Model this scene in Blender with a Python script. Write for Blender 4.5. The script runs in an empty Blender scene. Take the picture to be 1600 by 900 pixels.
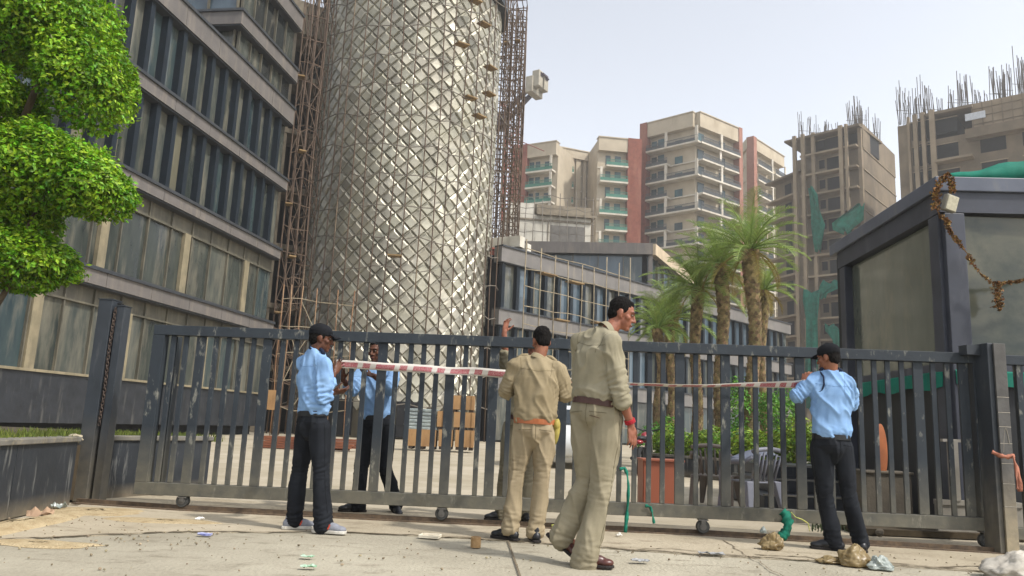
import bpy, bmesh, math, random
import numpy as np
from mathutils import Vector, Matrix, noise
R = math.radians
PI = math.pi
random.seed(7)
sc = bpy.context.scene
C = sc.collection

# ---------------------------------------------------------------- camera, sky, sun, exposure
EYE = 0.94
F_PX, PITCH, ROLL = 1200.0, R(10.2), R(2.5)
fw = Vector((0, math.cos(PITCH), math.sin(PITCH)))
r0 = Vector((1, 0, 0)); u0 = Vector((0, -math.sin(PITCH), math.cos(PITCH)))
rt = math.cos(ROLL)*r0 + math.sin(ROLL)*u0
up = -math.sin(ROLL)*r0 + math.cos(ROLL)*u0
CAM = Vector((0, 0, EYE))
cd = bpy.data.cameras.new('camera'); cam = bpy.data.objects.new('camera', cd); C.objects.link(cam)
cd.sensor_width = 36; cd.lens = 36*F_PX/1600; cd.clip_end = 3000; cd.clip_start = 0.05
m = Matrix((rt, up, -fw)).transposed().to_4x4(); m.translation = CAM
cam.matrix_world = m
sc.camera = cam

HAZE = .00095
SUN_EL, SUN_AZ = 50, 122          # azimuth measured clockwise from the view direction (+Y)
w = bpy.data.worlds.new('World'); sc.world = w; w.use_nodes = True
nt = w.node_tree
sky = nt.nodes.new('ShaderNodeTexSky'); sky.sky_type = 'NISHITA'; sky.sun_disc = False
sky.sun_elevation = R(SUN_EL); sky.sun_rotation = R(SUN_AZ)
sky.air_density = 1.0; sky.dust_density = 2.0; sky.ozone_density = 1.5; sky.altitude = 200
hs = nt.nodes.new('ShaderNodeHueSaturation'); hs.inputs['Saturation'].default_value = 0.28
nt.links.new(sky.outputs[0], hs.inputs['Color'])
nt.links.new(hs.outputs[0], nt.nodes['Background'].inputs['Color'])
nt.nodes['Background'].inputs['Strength'].default_value = 0.15
ld = bpy.data.lights.new('sun', 'SUN'); ld.energy = 2.0; ld.angle = R(3.0); ld.color = (1, .955, .89)
sun = bpy.data.objects.new('sun', ld); C.objects.link(sun)
sd = Vector((math.sin(R(SUN_AZ))*math.cos(R(SUN_EL)), math.cos(R(SUN_AZ))*math.cos(R(SUN_EL)), math.sin(R(SUN_EL))))
sun.rotation_euler = sd.to_track_quat('Z', 'Y').to_euler()
sun.location = (20, -20, 40)
vs = sc.view_settings
vs.view_transform = 'Standard'; vs.look = 'None'; vs.gamma = 1; vs.use_curve_mapping = False
vs.exposure = 0.97
sc.cycles.use_denoising = True
sc.cycles.max_bounces = 6; sc.cycles.transparent_max_bounces = 12

# ---------------------------------------------------------------- picture point -> place in the world
def ray(px, py):
    return rt*((px-800)/F_PX) - up*((py-450)/F_PX) + fw
def U(px, py, Y):
    d = ray(px, py); return CAM + d*(Y/d.y)
def G(px, py, z=0.0):
    d = ray(px, py); return CAM + d*((z-EYE)/d.z)
def proj(P):
    d = Vector(P)-CAM; zc = d.dot(fw)
    return 800+F_PX*d.dot(rt)/zc, 450-F_PX*d.dot(up)/zc
def Zat(x, y, py):
    lo, hi = -5, 120
    for _ in range(50):
        mid = (lo+hi)/2
        if proj((x, y, mid))[1] > py: lo = mid
        else: hi = mid
    return (lo+hi)/2

# ---------------------------------------------------------------- materials
def lin(h):
    h = h.lstrip('#'); v = [int(h[i:i+2], 16)/255 for i in (0, 2, 4)]
    return tuple((c/12.92 if c <= .04045 else ((c+.055)/1.055)**2.4) for c in v)
MATS = {}
def mat(name, c1, c2=None, scale=4.0, rough=.7, bump=0.0, bscale=30.0, metal=0.0, stretch=(1,1,1), spec=.4, island=0.0,
        dust=None, grime=None, trans=0.0, lo=.35, hi=.65, coat=0.0, objvar=0.0, detail=6.0, rough2=None, bdist=.02):
    """two tones mixed by noise, optional third tone (grime, on glass also painted reflections), dust that settles below a height, bump"""
    if name in MATS: return MATS[name]
    m = bpy.data.materials.new(name); m.use_nodes = True; MATS[name] = m
    n = m.node_tree.nodes; l = m.node_tree.links; b = n['Principled BSDF']
    tc = n.new('ShaderNodeTexCoord'); mp = n.new('ShaderNodeMapping'); mp.inputs['Scale'].default_value = stretch
    l.new(tc.outputs['Object'], mp.inputs[0])
    nz = n.new('ShaderNodeTexNoise'); nz.inputs['Scale'].default_value = scale; nz.inputs['Detail'].default_value = detail
    nz.inputs['Roughness'].default_value = .6
    l.new(mp.outputs[0], nz.inputs['Vector'])
    rp = n.new('ShaderNodeMapRange'); rp.inputs[1].default_value = lo; rp.inputs[2].default_value = hi
    l.new(nz.outputs[0], rp.inputs[0])
    def mix(fac, a, bb, typ='MIX'):
        x = n.new('ShaderNodeMix'); x.data_type = 'RGBA'; x.blend_type = typ
        for s, v in ((0, fac), (6, a), (7, bb)):
            if isinstance(v, (int, float)): x.inputs[s].default_value = v
            elif isinstance(v, tuple): x.inputs[s].default_value = (*v, 1)
            else: l.new(v, x.inputs[s])
        return x.outputs[2]
    def math_(op, a, bb):
        x = n.new('ShaderNodeMath'); x.operation = op
        for s, v in ((0, a), (1, bb)):
            if isinstance(v, (int, float)): x.inputs[s].default_value = v
            else: l.new(v, x.inputs[s])
        x.use_clamp = True
        return x.outputs[0]
    col = mix(rp.outputs[0], c1, c2 or tuple(v*.8 for v in c1))
    if grime:
        gc, gs, glo, ghi, gst = grime
        mp2 = n.new('ShaderNodeMapping'); mp2.inputs['Scale'].default_value = gst
        l.new(tc.outputs['Object'], mp2.inputs[0])
        n2 = n.new('ShaderNodeTexNoise'); n2.inputs['Scale'].default_value = gs; n2.inputs['Detail'].default_value = 8
        n2.inputs['Roughness'].default_value = .65
        l.new(mp2.outputs[0], n2.inputs['Vector'])
        r2 = n.new('ShaderNodeMapRange'); r2.inputs[1].default_value = glo; r2.inputs[2].default_value = ghi
        l.new(n2.outputs[0], r2.inputs[0])
        col = mix(r2.outputs[0], col, gc)
    if island:
        g = n.new('ShaderNodeNewGeometry')
        hv = n.new('ShaderNodeHueSaturation')
        v = math_('MULTIPLY', g.outputs['Random Per Island'], 1.0)
        mr = n.new('ShaderNodeMapRange'); mr.inputs[3].default_value = 1-island; mr.inputs[4].default_value = 1+island
        l.new(v, mr.inputs[0]); l.new(mr.outputs[0], hv.inputs['Value']); l.new(col, hv.inputs['Color'])
        mh = n.new('ShaderNodeMapRange'); mh.inputs[3].default_value = .5-.05*island; mh.inputs[4].default_value = .5+.05*island
        fr = n.new('ShaderNodeMath'); fr.operation = 'FRACT'; mm = n.new('ShaderNodeMath'); mm.operation = 'MULTIPLY'
        mm.inputs[1].default_value = 7.3
        l.new(g.outputs['Random Per Island'], mm.inputs[0]); l.new(mm.outputs[0], fr.inputs[0]); l.new(fr.outputs[0], mh.inputs[0])
        l.new(mh.outputs[0], hv.inputs['Hue'])
        col = hv.outputs[0]
    if objvar:
        oi = n.new('ShaderNodeObjectInfo'); hv = n.new('ShaderNodeHueSaturation')
        mr = n.new('ShaderNodeMapRange'); mr.inputs[3].default_value = 1-objvar; mr.inputs[4].default_value = 1+objvar
        l.new(oi.outputs['Random'], mr.inputs[0]); l.new(mr.outputs[0], hv.inputs['Value']); l.new(col, hv.inputs['Color'])
        col = hv.outputs[0]
    if dust:
        z0, z1, dc, amt = dust
        sx = n.new('ShaderNodeSeparateXYZ'); g = n.new('ShaderNodeNewGeometry'); l.new(g.outputs['Position'], sx.inputs[0])
        mr = n.new('ShaderNodeMapRange'); mr.inputs[1].default_value = z1; mr.inputs[2].default_value = z0
        l.new(sx.outputs[2], mr.inputs[0])
        n3 = n.new('ShaderNodeTexNoise'); n3.inputs['Scale'].default_value = 9; n3.inputs['Detail'].default_value = 5
        l.new(tc.outputs['Object'], n3.inputs['Vector'])
        f = math_('MULTIPLY', mr.outputs[0], math_('MULTIPLY', math_('ADD', n3.outputs[0], .15), amt*1.5))
        col = mix(f, col, dc)
    l.new(col, b.inputs['Base Color'])
    b.inputs['Roughness'].default_value = rough
    if rough2 is not None:
        mr = n.new('ShaderNodeMapRange'); mr.inputs[3].default_value = rough; mr.inputs[4].default_value = rough2
        l.new(rp.outputs[0], mr.inputs[0]); l.new(mr.outputs[0], b.inputs['Roughness'])
    b.inputs['Metallic'].default_value = metal
    b.inputs['Specular IOR Level'].default_value = spec
    if coat: b.inputs['Coat Weight'].default_value = coat
    if bump:
        nb = n.new('ShaderNodeTexNoise'); nb.inputs['Scale'].default_value = bscale; nb.inputs['Detail'].default_value = 6
        l.new(mp.outputs[0], nb.inputs['Vector'])
        bp = n.new('ShaderNodeBump'); bp.inputs['Strength'].default_value = bump; bp.inputs['Distance'].default_value = bdist
        l.new(nb.outputs[0], bp.inputs['Height']); l.new(bp.outputs[0], b.inputs['Normal'])
    if trans:
        out = n['Material Output']; tr = n.new('ShaderNodeBsdfTranslucent'); ms = n.new('ShaderNodeMixShader')
        ms.inputs[0].default_value = trans
        l.new(col, tr.inputs[0]); l.new(b.outputs[0], ms.inputs[1]); l.new(tr.outputs[0], ms.inputs[2]); l.new(ms.outputs[0], out.inputs[0])
    return m

# ---------------------------------------------------------------- mesh builder
ORG = {}
class MB:
    def __init__(s): s.v = []; s.f = []; s.smooth = False
    def add(s, vs, fs):
        k = len(s.v); s.v += [tuple(v) for v in vs]; s.f += [tuple(i+k for i in f) for f in fs]; return s
    def hexa(s, b4, t4):
        return s.add(list(b4)+list(t4), [(3,2,1,0),(4,5,6,7),(0,1,5,4),(1,2,6,5),(2,3,7,6),(3,0,4,7)])
    def box(s, c, d, rz=0.0, M=None):
        x, y, z = (v/2 for v in d)
        p = [Vector(q) for q in ((-x,-y,-z),(x,-y,-z),(x,y,-z),(-x,y,-z),(-x,-y,z),(x,-y,z),(x,y,z),(-x,y,z))]
        if M is None: M = Matrix.Rotation(rz, 3, 'Z')
        p = [M @ q + Vector(c) for q in p]
        return s.hexa(p[:4], p[4:])
    def bar(s, p, q, a, b=None, side=None):
        p = Vector(p); q = Vector(q); b = b or a; d = (q-p).normalized()
        sv = Vector(side) if side is not None else (Vector((0,0,1)) if abs(d.z) < .9 else Vector((1,0,0)))
        x = (sv - d*sv.dot(d)).normalized(); y = d.cross(x)
        o = [x*(-a/2)+y*(-b/2), x*(a/2)+y*(-b/2), x*(a/2)+y*(b/2), x*(-a/2)+y*(b/2)]
        return s.hexa([p+k for k in o], [q+k for k in o])
    def tube(s, pts, r, n=8, caps=True):
        pts = [Vector(p) for p in pts]; rs = r if isinstance(r, (list, tuple)) else [r]*len(pts)
        rings = []; prev = None
        for i, p in enumerate(pts):
            d = (pts[min(i+1, len(pts)-1)]-pts[max(i-1, 0)])
            d = d.normalized() if d.length > 1e-9 else Vector((0,0,1))
            if prev is None: prev = Vector((1,0,0)) if abs(d.x) < .8 else Vector((0,1,0))
            x = (prev-d*prev.dot(d)).normalized(); y = d.cross(x); prev = x
            rings.append([p + (x*math.cos(2*PI*k/n)+y*math.sin(2*PI*k/n))*rs[i] for k in range(n)])
        return s.rings(rings, caps)
    def rings(s, rings, caps=True, closed=True):
        n = len(rings[0]); k = len(s.v)
        for rg in rings: s.v += [tuple(v) for v in rg]
        for i in range(len(rings)-1):
            for j in range(n if closed else n-1):
                a, b = k+i*n+j, k+i*n+(j+1) % n
                s.f.append((a, b, b+n, a+n))
        if caps:
            s.f.append(tuple(k+j for j in reversed(range(n)))); e = k+(len(rings)-1)*n
            s.f.append(tuple(e+j for j in range(n)))
        return s
    def quad(s, a, b, c, d): return s.add([a, b, c, d], [(0,1,2,3)])
    def ell(s, c, r, M=None, nu=14, nv=9):
        c = Vector(c); M = M or Matrix.Identity(3)
        r = r if isinstance(r, (tuple, list)) else (r, r, r)
        vs = [c + M @ Vector((0,0,-r[2]))]
        for i in range(1, nv):
            t = -PI/2+PI*i/nv
            for j in range(nu):
                a = 2*PI*j/nu
                vs.append(c + M @ Vector((r[0]*math.cos(t)*math.cos(a), r[1]*math.cos(t)*math.sin(a), r[2]*math.sin(t))))
        vs.append(c + M @ Vector((0,0,r[2])))
        fs = [(0, 1+(j+1) % nu, 1+j) for j in range(nu)]
        for i in range(nv-2):
            for j in range(nu):
                a = 1+i*nu+j; b = 1+i*nu+(j+1) % nu; fs.append((a, b, b+nu, a+nu))
        e = 1+(nv-2)*nu; t = len(vs)-1
        fs += [(e+j, e+(j+1) % nu, t) for j in range(nu)]
        return s.add(vs, fs)
    def cap(s, p, q, r1, r2=None, n=12, mid=None):
        """capsule with tapering radius"""
        p = Vector(p); q = Vector(q); r2 = r2 or r1; d = (q-p).normalized()
        pts = []; rs = []
        for a in (-85, -60, -30): pts.append(p+d*r1*math.sin(R(a))); rs.append(r1*math.cos(R(a)))
        pts.append(p); rs.append(r1)
        if mid: pts.append(p.lerp(q, .35)); rs.append(mid)
        pts.append(p.lerp(q, .7)); rs.append((r1*.3+r2*.7) if not mid else (mid*.45+r2*.55))
        pts.append(q); rs.append(r2)
        for a in (30, 60, 85): pts.append(q+d*r2*math.sin(R(a))); rs.append(r2*math.cos(R(a)))
        return s.tube(pts, rs, n)
    def prism(s, poly, z0, z1):
        n = len(poly)
        return s.add([(x, y, z0) for x, y in poly]+[(x, y, z1) for x, y in poly],
                     [tuple(reversed(range(n))), tuple(range(n, 2*n))]+[(i, (i+1) % n, n+(i+1) % n, n+i) for i in range(n)])
    def build(s, name, m, parent=None, bevel=0.0, smooth=None, org=None):
        o0 = Vector((0,0,0))
        if parent is not None: o0 = ORG[parent.name]
        elif org is not None: o0 = Vector(org)
        me = bpy.data.meshes.new(name)
        me.from_pydata([(v[0]-o0.x, v[1]-o0.y, v[2]-o0.z) for v in s.v], [], s.f); me.update()
        if s.smooth if smooth is None else smooth: me.polygons.foreach_set('use_smooth', [True]*len(me.polygons))
        return link(name, me, m, parent, o0, bevel)
def link(name, me, m, parent, o0, bevel=0.0):
    o = bpy.data.objects.new(name, me); C.objects.link(o)
    if m is not None: me.materials.append(m)
    if parent is not None: o.parent = parent
    else: o.location = o0
    ORG[o.name] = Vector(o0)
    if bevel:
        b = o.modifiers.new('bevel', 'BEVEL'); b.width = bevel; b.segments = 2; b.limit_method = 'ANGLE'
    return o
def thing(name, label, cat, loc, group=None):
    o = bpy.data.objects.new(name, None); C.objects.link(o); o.location = loc; o.empty_display_size = .1
    ORG[o.name] = Vector(loc)
    return tag(o, label, cat, group)
def tag(o, label, cat, group=None, kind=None):
    o['label'] = label; o['category'] = cat
    if group: o['group'] = group
    if kind: o['kind'] = kind
    return o
def struct(o): o['kind'] = 'structure'; return o
def copy_tree(o, delta, parent=None):
    c = o.copy(); C.objects.link(c)
    if parent is None: c.location = Vector(o.location)+Vector(delta)
    else: c.parent = parent
    ORG[c.name] = ORG[o.name]+Vector(delta)
    for ch in o.children: copy_tree(ch, delta, c)
    return c
class Fr:
    """a wall plane: u runs along it, z up, n out of it"""
    def __init__(s, p, q, flip=False):
        p = Vector((p[0], p[1], 0)); q = Vector((q[0], q[1], 0))
        s.p = p; s.u = (q-p).normalized(); s.L = (q-p).length
        s.n = Vector((s.u.y, -s.u.x, 0))
        if flip: s.n = -s.n
    def P(s, u, z, n=0.0): return s.p+s.u*u+s.n*n+Vector((0,0,z))
    def box(s, mb, u0, u1, z0, z1, n0, n1):
        b = [s.P(u0, z0, n0), s.P(u1, z0, n0), s.P(u1, z0, n1), s.P(u0, z0, n1)]
        t = [s.P(u0, z1, n0), s.P(u1, z1, n0), s.P(u1, z1, n1), s.P(u0, z1, n1)]
        return mb.hexa(b, t)
    def uof(s, px, n=0.0):
        """where the picture column px (at eye height) meets the wall"""
        lo, hi = -60, 160
        f = lambda u: proj(s.P(u, EYE, n))[0]-px
        sgn = 1 if f(s.L) > f(0) else -1
        a, b = 0.0, s.L
        for _ in range(60):
            mid = (a+b)/2
            if f(mid)*sgn < 0: a = mid
            else: b = mid
        return (a+b)/2
def _at(s, px, py, n=0.0):
    d = ray(px, py); p0 = s.p + s.n*n
    t = (p0-CAM).dot(s.n)/d.dot(s.n); P = CAM+d*t
    return (P-s.p).dot(s.u), P.z
Fr.at = _at

# ================================================================ ground
m_yard = mat('yard_concrete', lin('aca28f'), lin('988e79'), scale=.5, rough=.9, bump=.25, bscale=18, grime=(lin('8f8672'), 2.2, .5, .75, (1,1,1)), spec=.2)
m_apron = mat('apron_concrete', lin('aea38e'), lin('958a75'), scale=.7, rough=.92, bump=.6, bscale=26, grime=(lin('7b705d'), 2.6, .53, .74, (1,1.8,1)), spec=.2, detail=10)
m_road = mat('road_concrete', lin('aaa391'), lin('918a79'), scale=.6, rough=.93, bump=.7, bscale=34, grime=(lin('776f5f'), 3.2, .54, .74, (1,2.2,1)), spec=.2, detail=10)
m_sand = mat('sand', lin('b3a282'), lin('a08e6e'), scale=6, rough=.97, bump=.8, bscale=60, grime=(lin('86704f'), 14, .55, .75, (1,1,1)), spec=.1)
m_crack = mat('crack_dirt', lin('5f5444'), lin('766a55'), scale=20, rough=1)
def ground_sheet(name, poly, z, m, thick=0.0):
    mb = MB(); n = len(poly)
    if thick: mb.prism(poly, z-thick, z)
    else: mb.add([(x, y, z) for x, y in poly], [tuple(range(n))])
    return struct(mb.build(name, m))
ground_sheet('ground', [(-500,-60),(500,-60),(500,900),(-500,900)], -.012, m_yard)
A = [G(120,786), G(285,797), G(690,817), G(1098,836), G(1590,866)]            # the gate's track on the ground
B = [G(-40,846), G(250,832), G(540,832), G(740,842), G(880,852), G(1100,868), G(1330,880), G(1700,905)]
ground_sheet('driveway_apron', [(p.x, p.y+.0) for p in B]+[(4.9, 7.9),(-4.4, 9.0)], .004, m_apron, .012)
ground_sheet('road', [(-60,-20),(60,-20),(60,3.9)]+[(p.x, p.y-.012) for p in reversed(B)]+[(-60,5.3)], -.004, m_road)
def ribbon(mb, pts, w, z, jag=0.0, seed=0):
    rnd = random.Random(seed); L = []; Rr = []
    fine = []
    for a, b in zip(pts, pts[1:]):
        n = max(2, int((b-a).length/.05))
        for i in range(n): fine.append(a.lerp(b, i/n))
    fine.append(pts[-1])
    for i, p in enumerate(fine):
        d = (fine[min(i+1, len(fine)-1)]-fine[max(i-1, 0)]).normalized(); nrm = Vector((-d.y, d.x, 0))
        off = noise.noise((p.x*4+seed, p.y*4, seed*3.1))*jag + noise.noise((p.x*17+seed, p.y*17, 1))*jag*.5
        ww = w*(.35+rnd.random()*.9) if jag else w
        L.append(p+nrm*(off+ww/2)); Rr.append(p+nrm*(off-ww/2))
    k = len(mb.v); mb.v += [(q.x, q.y, z) for q in L]+[(q.x, q.y, z) for q in Rr]; n = len(L)
    mb.f += [(k+i, k+n+i, k+n+i+1, k+i+1) for i in range(n-1)]
mb = MB()
ribbon(mb, B, .03, .0085, .05, 3)
ribbon(mb, [G(782,812), G(795,850), G(812,900), G(830,960)], .014, .0085)
ribbon(mb, [G(1130,845), G(1175,875), G(1230,905)], .012, .0085, .04, 5)
ribbon(mb, [G(1180,868), G(1260,872), G(1345,884)], .03, .0088, .05, 8)
ribbon(mb, [G(960,862), G(1040,858), G(1120,866), G(1190,872)], .02, .0092, .05, 9)
ribbon(mb, [G(1390,880), G(1460,888), G(1540,885)], .03, .0094, .05, 12)
struct(mb.build('road_cracks', m_crack))
m_track = mat('track_rust', lin('6a5844'), lin('4e4236'), scale=14, rough=.85, bump=.4)
mb = MB()
for a, b in zip(A, A[1:]):
    mb.bar(a+Vector((0,0,.012)), b+Vector((0,0,.012)), .07, .028, side=(0,0,1))
for dz in (.07, -.07):
    for a, b in zip(A, A[1:]):
        mb.bar(a+Vector((0,dz,.008)), b+Vector((0,dz,.008)), .012, .05, side=(0,0,1))
tag(mb.build('gate_track', m_track), 'rusty gate track running across the concrete driveway', 'track')
# sand blown against the left wall and thinly over the left of the driveway
mb = MB()
def mound(mb, cx, cy, rx, ry, h, seed, n=28, k=7, rz=0.0):
    c, s = math.cos(rz), math.sin(rz); rings = []
    for i in range(k+1):
        t = i/k; rg = []
        for j in range(n):
            a = 2*PI*j/n; e = 1+.35*noise.noise((math.cos(a)*1.7+seed, math.sin(a)*1.7, seed))
            x = rx*t*e*math.cos(a); y = ry*t*e*math.sin(a)
            z = h*(1-t*t)**1.3*(1+.5*noise.noise((x*5, y*5, seed)))+(.0 if t < 1 else -.01)
            rg.append((cx+c*x-s*y, cy+s*x+c*y, .0085+z))
        rings.append(rg)
    mb.rings(rings[1:], caps=False); q = len(mb.v); mb.v.append((cx, cy, .0085+h)); k0 = q-k*n
    mb.f += [(q, k0+j, k0+(j+1) % n) for j in range(n)]
p = G(60, 815); mound(mb, p.x+.02, p.y-.25, .2, 1.0, .04, 1.3)
p = G(150, 800); mound(mb, p.x, p.y, .5, .3, .016, 4.1)
p = G(260, 815); mound(mb, p.x, p.y, .5, .16, .006, 9.4)
p = G(60, 850); mound(mb, p.x, p.y, .45, .14, .006, 2.7)
o = mb.build('sand', m_sand, smooth=True); tag(o, 'dusty sand drifted along the foot of the black planter wall', 'sand', kind='stuff')

# ================================================================ glass and cladding
def glass_mat(name, c1, c2, rough=.08, dirt_refl=.3, dirt_refl_c='8a8270', spec=.6, scale=.9, st=(1,1,.25)):  # mottling mixes pane dust with reflections painted into the colour
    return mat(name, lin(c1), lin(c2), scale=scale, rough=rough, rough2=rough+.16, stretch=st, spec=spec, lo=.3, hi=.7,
               grime=(lin(dirt_refl_c), 1.7, .62-dirt_refl*.3, .95, (1,1,.2)), detail=4)
g_dark = glass_mat('glass_dark', '262c2b', '424741', dirt_refl=.45, scale=1.8)
g_black = glass_mat('glass_black', '15191b', '22292b', dirt_refl=.25)
g_teal = glass_mat('glass_teal', '27353a', '3d4948', dirt_refl=.4, scale=1.5)
g_beige = glass_mat('glass_beige', '6e6a58', '4f4e43', dirt_refl=.35)  # beige tone picked at random among the panes
g_grey = glass_mat('glass_grey', '565850', '333a39', dirt_refl=.6, scale=3.2)
g_blue = glass_mat('glass_blue', '52616b', '3f4d57', dirt_refl=.1, rough=.04)  # blue tone paints the reflected sky into the panes
m_fascia = mat('fascia_panel', lin('66615d'), lin('595552'), scale=.8, rough=.55, spec=.35, grime=(lin('7d7469'), 2.5, .5, .8, (1,1,.15)))
m_fasciad = mat('fascia_lip', lin('35383c'), lin('2a2d31'), scale=2, rough=.5)
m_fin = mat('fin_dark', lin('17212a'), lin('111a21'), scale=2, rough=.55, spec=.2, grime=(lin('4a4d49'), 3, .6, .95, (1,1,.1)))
m_finb = mat('fin_beige', lin('8c8168'), lin('6f6752'), scale=1.5, rough=.6, grime=(lin('5a5546'), 3, .5, .8, (1,1,.15)))
m_spandrel = mat('spandrel', lin('5a564a'), lin('454339'), scale=1.5, rough=.5, grime=(lin('77705e'), 3, .5, .8, (1,1,.2)))
m_blackgranite = mat('black_granite', lin('2b2e33'), lin('202327'), scale=3, rough=.45, spec=.4, grime=(lin('5d5c58'), 6, .56, .82, (1,1,.12)), bump=.08)
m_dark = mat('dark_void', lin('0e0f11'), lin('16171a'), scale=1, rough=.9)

# ---------------------------------------------------------------- the left office block
a = R(8.53); Dv = Vector((math.sin(a), math.cos(a), 0)); Rv = Vector((math.cos(a), -math.sin(a), 0))
lb0 = Rv*-17.8
s0 = 11.0; _f = Fr(lb0+Dv*s0, lb0+Dv*60)
s1 = s0+(_f.at(451, 198)[0]+_f.at(432, 380)[0])/2; sc_ = s0+_f.at(375, 32)[0]
print('block', s1, sc_)
P0 = lb0+Dv*s0; P1 = lb0+Dv*s1
fr = Fr(P0, P1)               # n points to +Rv (towards the driveway)
if fr.n.dot(Rv) < 0: fr.n = -fr.n
LB = thing('office_building', 'long dark glass office block with grey fascia bands behind the clipped tree', 'office building', (P0.x, P0.y, 0))
L = fr.L
zs = dict(sill=2.0, f4=(5.0,5.6), f3=(8.85,9.4), f2=(12.5,13.1), f1=(16.1,17.05))
mb = MB(); fr.box(mb, -.2, L, 0, 16.6, -14, -.45); mb.build('wall', m_dark, LB)
mb = MB(); fr.box(mb, -.3, L, .42, 1.95, -.44, .12)
mb.build('plinth', m_blackgranite, LB)
mb = MB(); fr.box(mb, -.3, L, 1.95, 2.03, -.44, .2); mb.build('window_sill', m_finb, LB)
rnd = random.Random(11)
def fascia(z0, z1, u0=-.3, u1=None, frx=None):
    frx = frx or fr; u1 = u1 if u1 is not None else frx.L
    mb = MB(); n = int((u1-u0)/2.4)
    for i in range(n):
        frx.box(mb, u0+(u1-u0)*i/n+.012, u0+(u1-u0)*(i+1)/n-.012, z0, z1-.12, -.43, .28)
    o = mb.build('fascia', m_fascia, LB)
    mb = MB(); frx.box(mb, u0, u1, z1-.12, z1, -.43, .36); frx.box(mb, u0, u1, z0-.06, z0, -.43, .22); frx.box(mb, u0, u1, z0, z1-.12, -.43, .26)
    mb.build('fascia_lip', m_fasciad, o)
for k in ('f4','f3','f2','f1'): fascia(*zs[k])
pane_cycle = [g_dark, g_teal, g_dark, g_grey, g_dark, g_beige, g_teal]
def bays(frx, u0, u1, z0, z1, w, fins=True, mats=None, strip=None, nb=-.18, root=None):
    root = root or LB
    mats = mats or pane_cycle; n = max(1, int(round((u1-u0)/w))); w = (u1-u0)/n; mf = MB(); mbg = MB(); ms = MB()
    for i in range(n):
        a0 = u0+i*w; gm = mats[rnd.randrange(len(mats))]
        g = MB(); tilt = rnd.uniform(-.012, .012); t2 = rnd.uniform(-.008, .008)
        zt = z1-(strip or 0)
        q = [frx.P(a0+.02, z0, nb+tilt), frx.P(a0+w-.02, z0, nb-tilt), frx.P(a0+w-.02, zt, nb-tilt+t2), frx.P(a0+.02, zt, nb+tilt+t2)]
        back = [v-frx.n*.03 for v in q]
        g.hexa([back[0], back[1], q[1], q[0]], [back[3], back[2], q[2], q[3]])
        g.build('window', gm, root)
        if fins:
            frx.box(mf, a0-.14, a0+.12, z0, z1, nb-.02, .1)
            if rnd.random() < .8: mbg = MB(); frx.box(mbg, a0+.16, a0+.16+rnd.choice((.14,.2,.28)), z0, z1, nb-.03, nb+.05); mbg.build('blind_strip', m_finb, root)
        else:
            frx.box(mf, a0-.03, a0+.03, z0, z1, nb-.02, -.08)
        if strip: frx.box(ms, a0+.03, a0+w-.03, zt+.03, z1, nb-.04, nb+.02)
    if strip: frx.box(mf, u0, u1, zt-.03, zt+.03, nb-.03, -.05); ms.build('spandrel', m_spandrel, root)
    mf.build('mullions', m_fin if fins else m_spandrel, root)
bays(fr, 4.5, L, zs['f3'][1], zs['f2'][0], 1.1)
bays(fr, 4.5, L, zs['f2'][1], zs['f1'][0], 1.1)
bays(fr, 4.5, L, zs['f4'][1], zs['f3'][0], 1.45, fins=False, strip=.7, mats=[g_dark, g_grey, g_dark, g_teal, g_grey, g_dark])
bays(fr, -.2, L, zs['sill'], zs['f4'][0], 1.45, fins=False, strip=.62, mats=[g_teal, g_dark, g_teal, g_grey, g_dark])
for u in (9.2, 12.3, 17.3, 22.4):                             # wide beige piers in the two lower storeys
    mb = MB(); fr.box(mb, u, u+.42, zs['f4'][1], zs['f3'][0]-.7, -.17, -.02); mb.build('pier', m_finb, LB)
for u in (5.6, 9.8, 14.2, 19.5):
    mb = MB(); fr.box(mb, u, u+.4, zs['sill']+.02, zs['f4'][0]-.62, -.17, -.02); mb.build('pier', m_finb, LB)
# upper storeys, set back towards the tower
uc = sc_-s0
fr2 = fr
ff = Fr(fr.P(uc, 0, 0), fr.P(uc, 0, -16)); 
if ff.n.dot(Dv) > 0: ff.n = -ff.n
zb0, zb1, zb2, zb3 = 17.0, _f.at(375, 43)[1], _f.at(375, 17)[1], _f.at(455, 36)[1]
print('upper', zb1, zb2, zb3)
mb = MB(); fr.box(mb, uc+.5, L, 17.05, zb3+.6, -15, -.45); mb.build('upper_wall', m_dark, LB)
def up_fascia(z0, z1):
    mb = MB(); fr.box(mb, uc-.3, L, z0, z1-.12, -16, .25); o = mb.build('fascia', m_fascia, LB)
    mb = MB(); fr.box(mb, uc-.38, L, z1-.12, z1, -16, .33); fr.box(mb, uc-.25, L, z0-.06, z0, -16, .2); mb.build('fascia_lip', m_fasciad, o)
up_fascia(zb1, zb2); up_fascia(zb3, zb3+.9)
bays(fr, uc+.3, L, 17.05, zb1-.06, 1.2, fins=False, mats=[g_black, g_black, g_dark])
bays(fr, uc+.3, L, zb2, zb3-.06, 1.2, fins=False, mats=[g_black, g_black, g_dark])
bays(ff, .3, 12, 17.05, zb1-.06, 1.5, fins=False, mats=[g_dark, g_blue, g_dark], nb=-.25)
bays(ff, .3, 12, zb2, zb3-.06, 1.5, fins=False, mats=[g_blue, g_blue], nb=-.25)

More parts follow.
